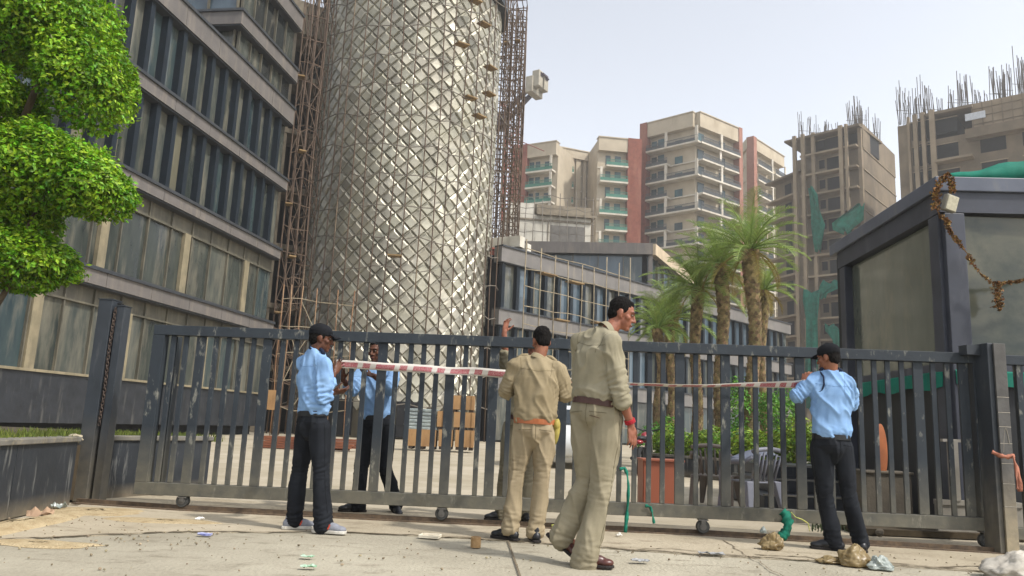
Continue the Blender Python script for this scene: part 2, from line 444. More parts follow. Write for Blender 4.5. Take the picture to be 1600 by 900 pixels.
# ---------------------------------------------------------------- the round tower
TD, TAZ = 48.0, R(-8.6)
TC = Vector((TD*math.sin(TAZ), TD*math.cos(TAZ), 0)); TR = 5.62
m_clad = mat('diamond_cladding', lin('a9a493'), lin('8f8b7c'), scale=.9, rough=.31, rough2=.5, metal=.36, spec=.5, island=.2,
             grime=(lin('77746a'), .35, .5, .75, (1,1,.5)))
m_drum = mat('bare_drum', lin('7b776c'), lin('6a665b'), scale=1.2, rough=.8, bump=.2)
TW = thing('round_tower', 'tall round tower clad in grey metal diamond panels behind scaffolding', 'tower', (TC.x, TC.y, 0))
NC = 40; dh = .885; ZB, ZT = 1.4, 27.6
def tp(ang, r, z): return (TC.x+r*math.sin(ang), TC.y-r*math.cos(ang), z)
mb = MB(); da = 2*PI/NC; rows = int((ZT-ZB)/(dh/2))
for k in range(rows):
    zc = ZB+dh/2+k*dh/2
    for i in range(NC):
        an = (i+.5*(k % 2))*da
        an_ = (an+PI) % (2*PI)-PI
        if abs(an_) > R(112): continue
        if zc > ZT-1.8 and -1.2 < an_ < .2 and (i*7+k*3) % 5 == 0: continue
        s = .97; jit = noise.noise((i*1.3, k*.7, 2.2))*.03
        z_ = zc-dh*.075; k_ = .68; h_ = TR+.095+jit*.7; t1, t2 = noise.noise((i*2.1, k*1.7, 5))*.085, noise.noise((i*1.9, k*2.3, 9))*.085
        l_, r_, t_, b_ = tp(an-da/2*s, TR+.0, zc), tp(an+da/2*s, TR+.0, zc), tp(an, TR+.0, zc+dh/2*s), tp(an, TR+.0, zc-dh/2*s)
        l2, r2, t2_, b2 = tp(an-da/2*k_, h_+t1, z_), tp(an+da/2*k_, h_-t1, z_), tp(an, h_+t2, z_+dh/2*k_), tp(an, h_-t2, z_-dh/2*k_)
        mb.add([l_, b_, r_, t_, l2, b2, r2, t2_], [(4,5,6,7),(0,1,5,4),(1,2,6,5),(2,3,7,6),(3,0,4,7)])
mb.build('diamond_panels', m_clad, TW)
mb = MB()
mb.rings([[tp(2*PI*j/64, TR-.03, z) for j in range(64)] for z in (0, 36)], caps=True); mb.build('drum_wall', m_drum, TW, smooth=True)
mb = MB()
for z0, z1, r in ((ZT+.1, ZT+.75, TR+.5),):
    mb.rings([[tp(2*PI*j/72, rr, z) for j in range(72)] for rr, z in ((TR, z0),(r, z0+.12),(r, z1),(TR, z1))], caps=False)
mb.build('rim_band', m_fasciad, TW)
mb = MB()
for j in range(36):                                           # plain panels above the rim
    an = -PI*.7+j*PI*1.4/36
    for z0 in np.arange(ZT+.9, 35.5, 1.6):
        s = PI*1.4/36*.94
        mb.add([tp(an, TR+.06, z0), tp(an+s, TR+.06, z0), tp(an+s, TR+.06, z0+1.5), tp(an, TR+.06, z0+1.5)], [(0,1,2,3)])
mb.build('upper_panels', m_drum, TW)
mb = MB()
for an in (-.42, -.08, .22):                                  # dark openings at the tower's foot
    for z0 in (.1,):
        mb.add([tp(an, TR+.27, z0), tp(an+.24, TR+.27, z0), tp(an+.24, TR+.27, z0+1.9), tp(an, TR+.27, z0+1.9)], [(0,1,2,3)])
mb.build('doorway', m_dark, TW)

# unfinished stair core in the gap between the block and the tower
m_conc = mat('raw_concrete', lin('8d8270'), lin('756c5d'), scale=1.2, rough=.9, bump=.3, grime=(lin('5f574a'), 1.5, .5, .78, (1,1,.3)))
cA = U(415, 300, 44.6); cB = U(545, 300, 47.5)
frc = Fr((cA.x, cA.y), (cB.x, cB.y))
if frc.n.y > 0: frc.n = -frc.n
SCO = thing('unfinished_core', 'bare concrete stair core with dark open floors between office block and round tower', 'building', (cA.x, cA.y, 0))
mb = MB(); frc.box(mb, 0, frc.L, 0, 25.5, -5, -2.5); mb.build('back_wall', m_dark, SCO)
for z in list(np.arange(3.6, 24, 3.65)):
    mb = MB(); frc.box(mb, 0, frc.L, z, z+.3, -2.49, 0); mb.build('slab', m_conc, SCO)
zt = frc.at(480, 52)[1]
mb = MB(); frc.box(mb, -.5, frc.L, zt-.2, zt+2.0, -5.2, .15); mb.build('roof_beam', m_conc, SCO)
for u in (.5, 2.9, 4.9):
    mb = MB(); frc.box(mb, u, u+.45, 0, zt-.2, -.6, -.05); mb.build('column', m_conc, SCO)

# ---------------------------------------------------------------- glass wing behind the palms
q0 = U(790, 450, 46.0); a45 = R(45)
d45 = Vector((math.sin(a45), math.cos(a45), 0)); 
w0 = Vector((q0.x, q0.y, 0))-d45*.5; wE = w0+d45*41.0
frw = Fr(w0, wE)
if frw.n.y > 0: frw.n = -frw.n
uE = frw.at(1231, 520)[0]
GW = thing('glass_wing', 'low grey office wing with vertical window strips behind the palm trees', 'office building', (w0.x, w0.y, 0))
m_wfas = mat('wing_fascia', lin('716d69'), lin('625f5c'), scale=.7, rough=.6, grime=(lin('8f8676'), 2, .55, .85, (1,1,.2)))
mb = MB(); frw.box(mb, 0, uE, 0, 11.2, -12, -.4); mb.build('wall', m_dark, GW)
ztop = frw.at(796, 387)[1]; zw1 = frw.at(794, 412)[1]; zw0 = frw.at(790, 483)[1]
print('wing', ztop, zw1, zw0, uE)
st = 3.85
for k in range(3):
    z1 = ztop-k*st; zA = zw1-k*st; zBt = zw0-k*st
    mb = MB(); frw.box(mb, -.2, uE+.1, max(zA, .1), z1-.1, -.4, .25); o = mb.build('fascia', m_wfas, GW)
    mb = MB(); frw.box(mb, -.2, uE+.15, z1-.1, z1, -.4, .34); frw.box(mb, -.2, uE+.05, max(zA, .1)-.05, max(zA,.1), -.4, .2); mb.build('fascia_lip', m_fasciad, o)
    if k < 2: bays(frw, .2, uE, zBt-.3, zA-.05, 1.3, mats=[g_blue, g_blue, g_teal, g_grey], root=GW)
    else: bays(frw, .2, uE, .1, zA-.05, 2.2, fins=False, mats=[g_teal, g_dark, g_teal], root=GW)
# roof-top glass box of the wing
c1 = U(1020, 381, 62.0); zt1 = c1.z
c0 = U(818, 379, 63.2); c2 = U(1080, 402, 75.0)
RB = thing('rooftop_glass_box', 'set back glass storey with grey fascia standing on the roof of the glass wing', 'roof pavilion', (c1.x, c1.y, 0))
for (pa, pb, zz, fm, cm) in ((c0, c1, zt1, m_fascia, 1), (c1, c2, zt1, mat('cream_fascia', lin('c0ae93'), lin('a99a80'), scale=1, rough=.7), 2)):
    f = Fr(pa, pb)
    if f.n.y > 0: f.n = -f.n
    mb = MB(); f.box(mb, 0, f.L, zz-.95, zz, -.6, .25); mb.build('fascia', fm, RB)
    mb = MB(); f.box(mb, 0, f.L, 9.5, zz-.95, -5, -.5); mb.build('wall', m_dark, RB)
    bays(f, 0.05, f.L-.3, zz-5.6, zz-.97, 1.9, fins=False, mats=[g_blue, g_blue, g_teal], root=RB, nb=-.3)
    mb = MB(); f.box(mb, f.L-.35, f.L, zz-6, zz-.96, -.45, .05); mb.build('corner_post', m_fascia if cm == 1 else fm, RB)
# ================================================================ far buildings
m_cream = mat('cream_render', lin('b3a792'), lin('a49884'), scale=.5, rough=.9, spec=.2, grime=(lin('8f8068'), .6, .55, .85, (1,1,.25)))
m_white = mat('white_slab', lin('c9c2b4'), lin('b3ab9c'), scale=.8, rough=.85, spec=.2, grime=(lin('8e8677'), 1.2, .58, .85, (1,1,.3)))
m_red = mat('red_brick_strip', lin('844f40'), lin('6f4033'), scale=1.5, rough=.9, spec=.2, grime=(lin('9a6f5c'), .5, .5, .8, (1,1,.2)))
m_red_lit = mat('red_brick_strip_lit', lin('9a6f60'), lin('8a6254'), scale=1.5, rough=.9, spec=.2)  # red brick with sunlight painted in, for the brighter right faces
m_rail = mat('balcony_rail', lin('4a4d4e'), lin('3c3f40'), scale=2, rough=.6)
m_railg = mat('balcony_rail_green', lin('3f7a66'), lin('35695a'), scale=2, rough=.4)
m_win = mat('far_window', lin('33474b'), lin('26363a'), scale=.6, rough=.25)
m_wing = mat('far_window_teal', lin('2f5a5e'), lin('1f3f45'), scale=.6, rough=.25)
def rail_obj(frm, u0, u1, z, n, parent, m, h=1.05):
    mb = MB()
    frm.box(mb, u0, u1, z+h-.07, z+h, n-.06, n)
    k = int((u1-u0)/.16)
    for i in range(k+1):
        u = u0+(u1-u0)*i/max(k, 1); frm.box(mb, u-.02, u+.02, z, z+h-.07, n-.05, n-.01)
    frm.box(mb, u0, u1, z+.05, z+h*.55, n-.035, n-.025)
    return mb.build('railing', m, parent)
def wall_face(frm, root, ztop, par, storey, layout, strip=(0, 0), strip_m=(None, None), zmin=0, wm=None, glass=None, phase=0):
    """one facade: parapet, brick strips at its ends, per storey a list of balconies (u0,u1,depth) and openings"""
    glass = glass or [m_win, m_wing]
    L = frm.L
    mb = MB(); frm.box(mb, strip[0], L-strip[1], ztop-par, ztop, -.3, 1.0); frm.box(mb, strip[0]-.1, L-strip[1]+.1, ztop, ztop+.18, -.5, 1.15)
    mb.build('parapet', m_cream, root)
    for k, (ua, ub) in enumerate(((0, strip[0]), (L-strip[1], L))):
        if strip[k]:
            mb = MB(); frm.box(mb, ua, ub, zmin, ztop+.25, -.4, 1.15); mb.build('brick_strip', strip_m[k], root)
    z = ztop-par-storey; i = phase
    while z > zmin:
        for (b0, b1, dp, kind) in layout(i):
            if kind == 'balc':
                mb = MB(); frm.box(mb, b0, b1, z-.16, z+.14, -.05, dp); s = mb.build('balcony', m_white, root)
                rail_obj(frm, b0+.05, b1-.05, z+.14, dp-.05, s, m_railg if glass[0] is m_wing else m_rail)
            elif kind == 'win':
                mb = MB(); frm.box(mb, b0, b1, z+.15, z+.15+dp, -.02, .03); mb.build('window', rnd.choice(glass), root)
            elif kind == 'post':
                mb = MB(); frm.box(mb, b0, b1, z+.14, z+storey-.16, dp-.25, dp); mb.build('balcony_pier', m_white, root)
            elif kind == 'band':
                mb = MB(); frm.box(mb, b0, b1, z-.12, z+.1, -.05, .12); mb.build('floor_band', m_white, root)
        z -= storey; i += 1
def px_frame(pa, Ya, pb, Yb):
    A_ = U(pa[0], pa[1], Ya); B_ = U(pb[0], pb[1], Yb); f = Fr(A_, B_)
    if f.n.y > 0: f.n = -f.n
    return f, (A_.z+B_.z)/2
# centre apartment tower
fl, zt_ = px_frame((1005, 198), 134, (1087, 178), 127)
fl2, _ = px_frame((1087, 178), 127, (1152, 207), 134)
zc = U(1087, 178, 127).z
AT = thing('apartment_tower', 'tallest finished beige apartment tower with brick red end strips and white balconies', 'apartment tower', (fl.P(fl.L, 0).x, fl.P(fl.L, 0).y, 0), None)
pA, pB, pC = fl.P(0, 0), fl.P(fl.L, 0), fl2.P(fl2.L, 0); pD = pA+(pC-pB)
mb = MB(); poly = [(p.x, p.y) for p in (pA, pB, pC, pD)]
cx_ = sum(p[0] for p in poly)/4; cy_ = sum(p[1] for p in poly)/4
mb.prism([(cx_+(x-cx_)*.97, cy_+(y-cy_)*.97) for x, y in poly], 0, zc-.2); mb.build('wall', m_cream, AT)
w1 = fl.L
def lay_l(i):
    o = [(1.7, w1, .1, 'band'), (1.9, 2.9, 2.1, 'win'), (3.2, 4.4, 2.3, 'win'), (w1*.62, w1*.62+1.5, 1.3, 'win')]
    if i % 2 == 0: o += [(1.5, w1+1.2, 1.5, 'balc'), (w1*.50, w1*.50+.45, 1.45, 'post'), (w1+.6, w1+1.1, 1.45, 'post')]
    else: o += [(1.5, w1*.55, 1.5, 'balc')]
    return o
w2 = fl2.L
def lay_r(i):
    o = [(0, w2-1.2, .1, 'band'), (.5, 2.2, 2.2, 'win'), (w2*.55, w2*.55+1.6, 2.2, 'win')]
    if i % 2 == 0: o += [(-.2, w2-1.0, 1.5, 'balc'), (w2*.44, w2*.44+.5, 1.45, 'post')]
    else: o += [(.1, w2*.5, 1.5, 'balc'), (w2*.56, w2-1.1, 1.2, 'balc'), (w2*.44, w2*.44+.5, 1.2, 'post')]
    return o
wall_face(fl, AT, zc, 2.6, 3.02, lay_l, (1.5, 0), (m_red, None), zmin=20)
wall_face(fl2, AT, zc, 2.6, 3.02, lay_r, (0, 1.0), (None, m_red_lit), zmin=20)
# slimmer wing behind it to the right
AW = thing('apartment_tower', 'narrow beige apartment wing with brick strip just right of the tallest finished tower', 'apartment tower', tuple(U(1190, 220, 140).xy)+(0,))
fw1, _ = px_frame((1150, 217), 150, (1169, 214), 142); fw2, _ = px_frame((1169, 214), 142, (1218, 240), 152)
zw_ = U(1169, 216, 142).z
pA, pB, pC = fw1.P(0, 0), fw1.P(fw1.L, 0), fw2.P(fw2.L, 0); pD = pA+(pC-pB); poly = [(p.x, p.y) for p in (pA, pB, pC, pD)]
cx_ = sum(p[0] for p in poly)/4; cy_ = sum(p[1] for p in poly)/4
mb = MB(); mb.prism([(cx_+(x-cx_)*.97, cy_+(y-cy_)*.97) for x, y in poly], 0, zw_-.2); mb.build('wall', m_cream, AW)
mb = MB(); fw1.box(mb, 0, fw1.L-.2, zw_-2, zw_, -.3, .6); mb.build('parapet', m_cream, AW)
for z in np.arange(zw_-5, 22, -3.05): mb = MB(); fw1.box(mb, 0, fw1.L-2.6, z, z+.2, -.1, .2); mb.build('floor_band', m_white, AW)
w3 = fw2.L
def lay_w(i): return [(1.2, w3*.55, 1.5, 'balc'), (w3*.6, w3*.95, 1.7, 'balc'), (w3*.52, w3*.52+.4, 1.5, 'post'), (1.6, 3.2, 2.2, 'win'), (w3*.6, w3*.6+1.6, 2.2, 'win'), (w3*.93, w3*.93+.4, 1.6, 'post')]
wall_face(fw2, AW, zw_, 2.3, 3.05, lay_w, (1.3, 0), (m_red_lit, None), zmin=20)
# the pair on the left with a recess between
AP = thing('apartment_block', 'beige apartment block with green balconies and two brick red strips beside round tower', 'apartment block', tuple(U(905, 240, 136).xy)+(0,))
segs = [((806, 231), 134, (873, 226), 130, 2.4, (2.9, 0), (m_red, None)),
        ((874, 240), 136, (934, 238), 139, 1.6, (0, 0), (None, None)),
        ((934, 222), 130, (1000, 218), 131, 2.4, (0, 2.5), (None, m_red))]
for q, (pa, Ya, pb, Yb, par, st_, sm_) in enumerate(segs):
    f, z = px_frame(pa, Ya, pb, Yb); L_ = f.L
    mb = MB(); f.box(mb, 0.05, L_-.05, 0, z-.2, -12, -.02); mb.build('wall', m_cream, AP)
    if q == 0: lay = lambda i: [(2.9, L_*.95, 1.5, 'balc'), (3.0, 3.9, 2.2, 'win'), (4.2, 5.1, 2.2, 'win'), (L_*.7, L_*.7+1, 2, 'win'), (L_*.88, L_*.88+.4, 1.4, 'post')]
    elif q == 1: lay = lambda i: [(.4, 2.6, 1.2, 'balc'), (1, 2.2, 2.1, 'win'), (L_-2.4, L_-.2, 1.2, 'balc'), (L_-1.9, L_-.7, 2.1, 'win'), (2.6, L_-2.4, .1, 'band')]
    else: lay = lambda i: [(.2 if i % 2 else 1.3, L_-2.5, 1.6, 'balc'), (1.5, 2.4, 2.2, 'win'), (3.2, 4.3, 2.2, 'win'), (.3, .7, 1.2, 'post') if i % 2 else (0, 1, .1, 'band')]
    wall_face(f, AP, z, par, 2.92, lay, st_, sm_, zmin=22, glass=[m_wing, m_win])
    if q == 1:
        mb = MB(); f.box(mb, L_*.4, L_*.52, 0, z, -.1, .7); f.box(mb, L_*.6, L_*.68, 0, z, -.1, .5); mb.build('duct_shaft', m_cream, AP)
# unpainted white block under construction in front of it
m_whitec = mat('primer_white', lin('cbc6ba'), lin('b5afa1'), scale=.5, rough=.9, grime=(lin('7d7567'), .8, .55, .8, (1,1,.3)))
fb, zb = px_frame((797, 318), 78, (924, 322), 79)
WB = thing('primed_block', 'small white primed block wrapped in thin scaffolding above the glass wing', 'building', tuple(fb.P(0, 0).xy)+(0,))
mb = MB(); fb.box(mb, 0, fb.L, 0, zb-1.2, -9, 0); mb.build('wall', m_whitec, WB)
mb = MB(); fb.box(mb, fb.L*.33, fb.L, zb-1.2, zb, -9, -.1); fb.box(mb, fb.L*.33, fb.L+.4, zb-1.25, zb-1.0, -9, .5); mb.build('roof_slab', m_conc, WB)
mb = MB(); fb.box(mb, fb.L*.5, fb.L*.93, zb-4.0, zb-2.2, -.05, .02); mb.build('opening', mat('grey_opening', lin('6e6a64')), WB)
mb = MB(); fb.box(mb, 0, fb.L*.3, zb-1.15, zb, -9, -.02); mb.build('parapet', m_whitec, WB)
mb = MB(); fb.box(mb, 0, fb.L, zb-1.85, zb-1.65, 0, .12); fb.box(mb, fb.L*.47, fb.L*.48, 0, zb-1.9, 0, .08); mb.build('joint', m_conc, WB)

# ---------------------------------------------------------------- concrete towers under construction
m_raw = mat('tower_concrete', lin('7d705e'), lin('665b4c'), scale=.35, rough=.92, spec=.2, grime=(lin('5c5347'), .5, .48, .8, (1,1,.35)), bump=.2, bscale=6)
m_raw2 = mat('tower_concrete_light', lin('958671'), lin('7e715f'), scale=.4, rough=.92, spec=.2, grime=(lin('6b6152'), .6, .52, .82, (1,1,.3)))
m_rebar = mat('rebar', lin('5d5650'), lin('4a4440'), scale=1, rough=.9)
m_net = mat('green_net', lin('128a72'), lin('0a6a57'), scale=1.5, rough=.8, trans=.35, bump=.5, bscale=6, grime=(lin('3b8f7c'), 1.2, .5, .8, (1,1,1)))
def rebar_bundle(root, p, h, seed, n=9, w=.8):
    r = random.Random(seed); mb = MB()
    for i in range(n):
        a0 = p+Vector((r.uniform(-w, w), r.uniform(-.4, .4), 0)); hh = h*r.uniform(.55, 1.05)
        tp_ = a0+Vector((r.uniform(-.3, .3), r.uniform(-.2, .2), hh)); mb.bar(a0, tp_, .06, side=(0, 1, 0))
    mb.bar(p+Vector((-w, 0, h*.35)), p+Vector((w, 0, h*.35)), .05)
    mb.build('rebar', m_rebar, root)
def conc_face(f, root, ztop, storey, nst, cols, opens, slab=1.3, zoff=0, skip_side=False):
    z = ztop
    mb = MB()
    for k in range(nst):
        zf = ztop-(k+1)*storey
        if zf < 1: break
        if slab:
            s = MB(); f.box(s, 1.2, f.L-.4, zf-.12, zf+.16, -.1, slab); s.build('slab', m_raw2, root)
        for (u0, u1, zz0, zz1) in opens(k):
            s = MB(); f.box(s, u0, u1, zf+zz0, zf+zz1, -.12, .04); s.build('opening', m_dark, root)
            s2 = MB(); f.box(s2, u0-.12, u1+.12, zf+zz1, zf+zz1+.12, -.05, .16); s2.build('lintel', m_raw2, root)
    for (u, n_, ww) in cols:
        s = MB(); f.box(s, u, u+ww, 0, ztop+.3, n_-.5, n_); s.build('column', m_raw2, root)
f1_, _ = px_frame((1243, 228), 112, (1346, 200), 105); f2_, _ = px_frame((1346, 200), 105, (1397, 243), 117)
z1_ = U(1346, 197, 105).z
CT = thing('concrete_tower', 'bare concrete tower with green nets and rebar, beside the finished towers', 'unfinished tower', tuple(f1_.P(f1_.L, 0).xy)+(0,))
pA, pB, pC = f1_.P(0, 0), f1_.P(f1_.L, 0), f2_.P(f2_.L, 0); pD = pA+(pC-pB)
mb = MB(); poly = [(p.x, p.y) for p in (pA, pB, pC, pD)]; mb.prism(poly, 0, z1_-3.1); mb.build('wall', m_raw, CT)
L1 = f1_.L
mb = MB(); f1_.box(mb, 2.0, L1-.1, z1_-3.1, z1_-.3, -7, -1.4); mb.build('top_storey', m_dark, CT)
mb = MB(); f1_.box(mb, -1.2, L1+.1, z1_-.3, z1_, -8, 1.3); mb.build('roof_slab', m_raw, CT)
mb = MB(); f2_.box(mb, 0.1, f2_.L, z1_-3.2, z1_+.5, -.6, .1); mb.build('shear_wall', m_raw, CT)
mb = MB(); 
for k in range(5):
    f2_.box(mb, 0.2, f2_.L, z1_-3.4-k*3.1, z1_-3.25-k*3.1, 0, .12)
mb.build('floor_line', m_raw2, CT)
conc_face(f1_, CT, z1_, 3.1, 14, [(.2, 1.6, .5), (1.5, 1.6, .5), (2.9, 1.2, .5), (L1-2.8, 1.5, .55), (L1-1.9, 1.5, .35), (L1-.5, .3, .5)],
          lambda k: [(3.6, 4.4, 1.0, 2.3), (L1*.48, L1*.48+2.1, .3, 2.4), (L1-3.4, L1-3.0, .3, 2.5)])
for i, px in enumerate((1252, 1263, 1275, 1293, 1301, 1311, 1327, 1340, 1347, 1362, 1371, 1383)):
    if px < 1345: p = f1_.P(f1_.at(px, 215)[0], z1_, -1.0-(i % 3))
    else: p = f2_.P(f2_.at(px, 215)[0], z1_, -.5-(i % 2))
    rebar_bundle(CT, p, (5.2, 4.6, 4.2, 2.4, 2.2, 2.0, 4.6, 5.0, 5.2, 5.0, 4.6, 3.2)[i], i+40, 9 if i not in (3,4,5) else 4)
# lower older part to its left
f0_, _ = px_frame((1212, 300), 118, (1262, 262), 111)
CO = thing('concrete_tower', 'brown unfinished concrete block with curved balconies behind the tallest palm', 'unfinished tower', tuple(f0_.P(0, 0).xy)+(0,))
z0_ = U(1250, 272, 112).z
mb = MB(); f0_.box(mb, 0, f0_.L, 0, z0_, -8, 0); mb.build('wall', m_raw, CO)
mb = MB(); f0_.box(mb, -.8, f0_.L, z0_, z0_+.3, -8, 1.4); mb.build('roof_slab', m_raw, CO)
for k in range(13):
    zf = z0_-(k+1)*3.1
    if zf < 1: break
    mb = MB(); f0_.box(mb, -.6, f0_.L*.8, zf-.2, zf+.1, -.1, 1.5); mb.build('balcony', m_raw2, CO)
    mb = MB(); f0_.box(mb, f0_.L*.3, f0_.L*.5, zf+.3, zf+2.5, -.1, .04); mb.build('opening', m_dark, CO)
    mb = MB(); f0_.box(mb, f0_.L*.62, f0_.L*.72, zf+1.0, zf+2.3, -.1, .04); mb.build('opening', m_dark, CO)
# the far right one
g1_, _ = px_frame((1402, 191), 96, (1700, 122), 82.3)
CR = thing('concrete_tower', 'wide bare concrete tower with a fringe of rebar rising behind the cabin roof', 'unfinished tower', tuple(g1_.P(0, 0).xy)+(0,))
LR = g1_.L; zr = U(1402, 191, 96).z
mb = MB(); g1_.box(mb, 0, LR, 0, zr-3.4, -14, 0); mb.build('wall', m_raw, CR)
uR = g1_.at(1483, 200)[0]; uA = g1_.at(1455, 200)[0]
mb = MB(); g1_.box(mb, uA, uR+.6, zr-3.4, zr-.3, -10, -1.6); mb.build('top_storey', m_dark, CR)
mb = MB(); g1_.box(mb, uA-.5, uR+2.8, zr-.35, zr, -12, .9); mb.build('roof_slab', m_raw, CR)
mb = MB(); g1_.box(mb, 0, uA-1.2, zr-3.4, zr-.6, -12, 0); mb.build('end_wall', m_raw, CR)
mb = MB(); g1_.box(mb, uR+2.6, LR, zr-3.4, zr+.2, -12, .25); mb.build('formwork_wall', m_raw2, CR)
mb = MB()
for i in range(18):
    u = uR+2.7+i*1.05; g1_.box(mb, u, u+.07, zr-3.4, zr+.2, .25, .36)
for z in (zr-2.6, zr-1.6, zr-.6): g1_.box(mb, uR+2.6, LR, z, z+.07, .25, .34)
mb.build('formwork_rib', m_raw, CR)
mb = MB(); uW = g1_.at(1524, 175)[0]; g1_.box(mb, uW-1.1, uW+1.1, zr-1.9, zr-1.0, .2, .38); mb.build('painted_sky_gap', mat('painted_sky', lin('c9cdd2'), rough=.9), CR)  # pale slab painted as bright sky showing through the wall
mb = MB(); g1_.box(mb, uR+2, LR, zr-4.6, zr-3.4, -1, 1.6); mb.build('cantilever_slab', m_raw, CR)
conc_face(g1_, CR, zr, 3.4, 9, [(1.2, .3, .3), (uA-2.0, .7, .5), (uA-1.0, .9, .45), (uA, 1.0, .6)],
          lambda k: [(1.7, 2.6, .4, 2.8), (2.9, 3.7, .4, 2.8), (uA-1.5, uA-1.1, .2, 3.1), (uA-.5, uA-.1, .2, 3.1), (uR-1.8, uR+.9, .6, 2.5)]+([(uW+.3+q*4.4, uW+3.0+q*4.4, .5, 2.6) for q in range(5)] if k > 0 else []), slab=0)
for k in range(1, 8):
    mb = MB(); zf = zr-(k+1)*3.4+3.4; g1_.box(mb, uA+.5, uR+2.6, zf-3.5, zf-3.2, -.05, 1.5); mb.build('slab', m_raw2, CR)
for i, (px, hh) in enumerate(((1406, 6), (1414, 5.2), (1428, 5.5), (1438, 6.4), (1449, 5.0), (1461, 3.4), (1488, 4.6), (1497, 6.2), (1505, 5.8), (1536, 2.4), (1552, 5.6), (1559, 6.4), (1573, 5.0), (1590, 7.4), (1598, 7.0), (1612, 6))):
    rebar_bundle(CR, g1_.P(g1_.at(px, 170)[0], zr-.2, -1-(i % 3)), hh, i+80, 9)
# torn green nets on the concrete tower: each hangs on its own
def net(label, pts, f, n0, seed):
    """pts: picture outline given as (left x, right x, y) rows from top to bottom"""
    mb = MB(); rows_ = []
    for (xa, xb, y) in pts:
        row = []
        for j in range(9):
            t = j/8; px = xa+(xb-xa)*t; u, z = f.at(px, y+3*math.sin(t*9+seed), n0)
            row.append(f.P(u, z, n0+.35*math.sin(t*14+y*.13+seed)))
        rows_.append(row)
    mb.rings(rows_, caps=False, closed=False)
    o = mb.build('shade_net', m_net, None, smooth=True, org=rows_[0][0])
    s = o.modifiers.new('thick', 'SOLIDIFY'); s.thickness = .03
    return tag(o, label, 'shade net', 'green shade nets on the concrete tower')
net('green shade net drooping like a pennant from the concrete tower, topmost', [(1264,1269,292),(1265,1276,305),(1267,1282,330),(1268,1288,352),(1270,1286,375),(1275,1284,392)], f1_, 1.9, 1)
net('torn green shade net sagging across two balconies of the concrete tower', [(1338,1352,320),(1318,1350,334),(1300,1348,346),(1300,1336,356),(1318,1330,364)], f1_, 1.9, 2)
net('long green shade net hanging as a column on the concrete tower', [(1254,1282,455),(1256,1281,470),(1258,1278,500),(1258,1277,540),(1258,1276,580),(1258,1276,640)], f1_, 2.0, 3)
net('small green shade net strip on the concrete tower next to the cabin post', [(1284,1312,440),(1280,1312,450),(1280,1294,458),(1278,1290,466)], f1_, 2.0, 4)
net('ragged green shade net hanging low on the concrete tower beside the cabin', [(1290,1308,508),(1289,1316,520),(1300,1316,532),(1304,1316,560)], f1_, 2.0, 5)

# ---------------------------------------------------------------- tower crane
m_crane = mat('crane_red', lin('8a4a3a'), lin('7a4438'), scale=2, rough=.7)
m_cw = mat('counterweight', lin('a39c8c'), lin('8e8778'), scale=.8, rough=.9)
m_cdk = mat('crane_dark', lin('4c3f48'), lin('40363e'), scale=1, rough=.7)
YC = 118
cb = U(792, 400, YC); ct = U(790, 172, YC); pv = U(795, 178, YC)
CN = thing('tower_crane', 'tower crane with red lattice mast and concrete counterweights beside the round tower', 'crane', (cb.x, cb.y, 0))
mb = MB(); hw = 1.0; zz = ct.z
for sx in (-1, 1):
    for sy in (-1, 1): mb.bar((cb.x+sx*hw, cb.y+sy*hw, 0), (cb.x+sx*hw, cb.y+sy*hw, zz), .28)
z = 8.0; k = 0
while z < zz-2:
    for sy in (-1, 1):
        s = 1 if k % 2 else -1
        mb.bar((cb.x-hw*s, cb.y+sy*hw, z), (cb.x+hw*s, cb.y+sy*hw, z+2), .16); mb.bar((cb.x-hw, cb.y+sy*hw, z), (cb.x+hw, cb.y+sy*hw, z), .14)
    for sx in (-1, 1): mb.bar((cb.x+sx*hw, cb.y-hw, z), (cb.x+sx*hw, cb.y+hw, z+2), .14)
    z += 2; k += 1
mb.build('mast', m_crane, CN)
j0 = U(768, 206, YC+1); j1 = U(852, 118, YC-4)
dj = (j1-j0).normalized(); sj = dj.cross(Vector((0,0,1))).normalized()
mb = MB()
for s in (-.8, .8): mb.bar(j0+sj*s, j1+sj*s, .5, .7)
for t in np.linspace(0, 1, 9):
    p = j0.lerp(j1, t); mb.bar(p-sj*.8, p+sj*.8, .25)
mb.build('counter_jib', m_cdk, CN)
mb = MB(); p = j0.lerp(j1, .22); mb.bar(p-Vector((0,0,1.6)), p+Vector((0,0,.6)), 2.2, 2.4); mb.build('winch', m_cdk, CN)
for t, s, d in ((.80, -.9, 1.7), (.8, .9, 1.7), (.91, -.9, 1.3), (.91, .9, 1.3)):
    p = j0.lerp(j1, t)+sj*s; mb = MB(); mb.bar(p-Vector((0,0,1.5)), p+Vector((0,0,1.2)), 1.3, d, side=dj); mb.build('counterweight', m_cw, CN, bevel=.12)
mb = MB(); p = pv; mb.bar(p, p+Vector((-1.5, 6, 4.5)), .5); mb.bar(U(800, 215, YC), U(850, 236, YC-10), .12); mb.build('tie_bar', m_crane, CN)

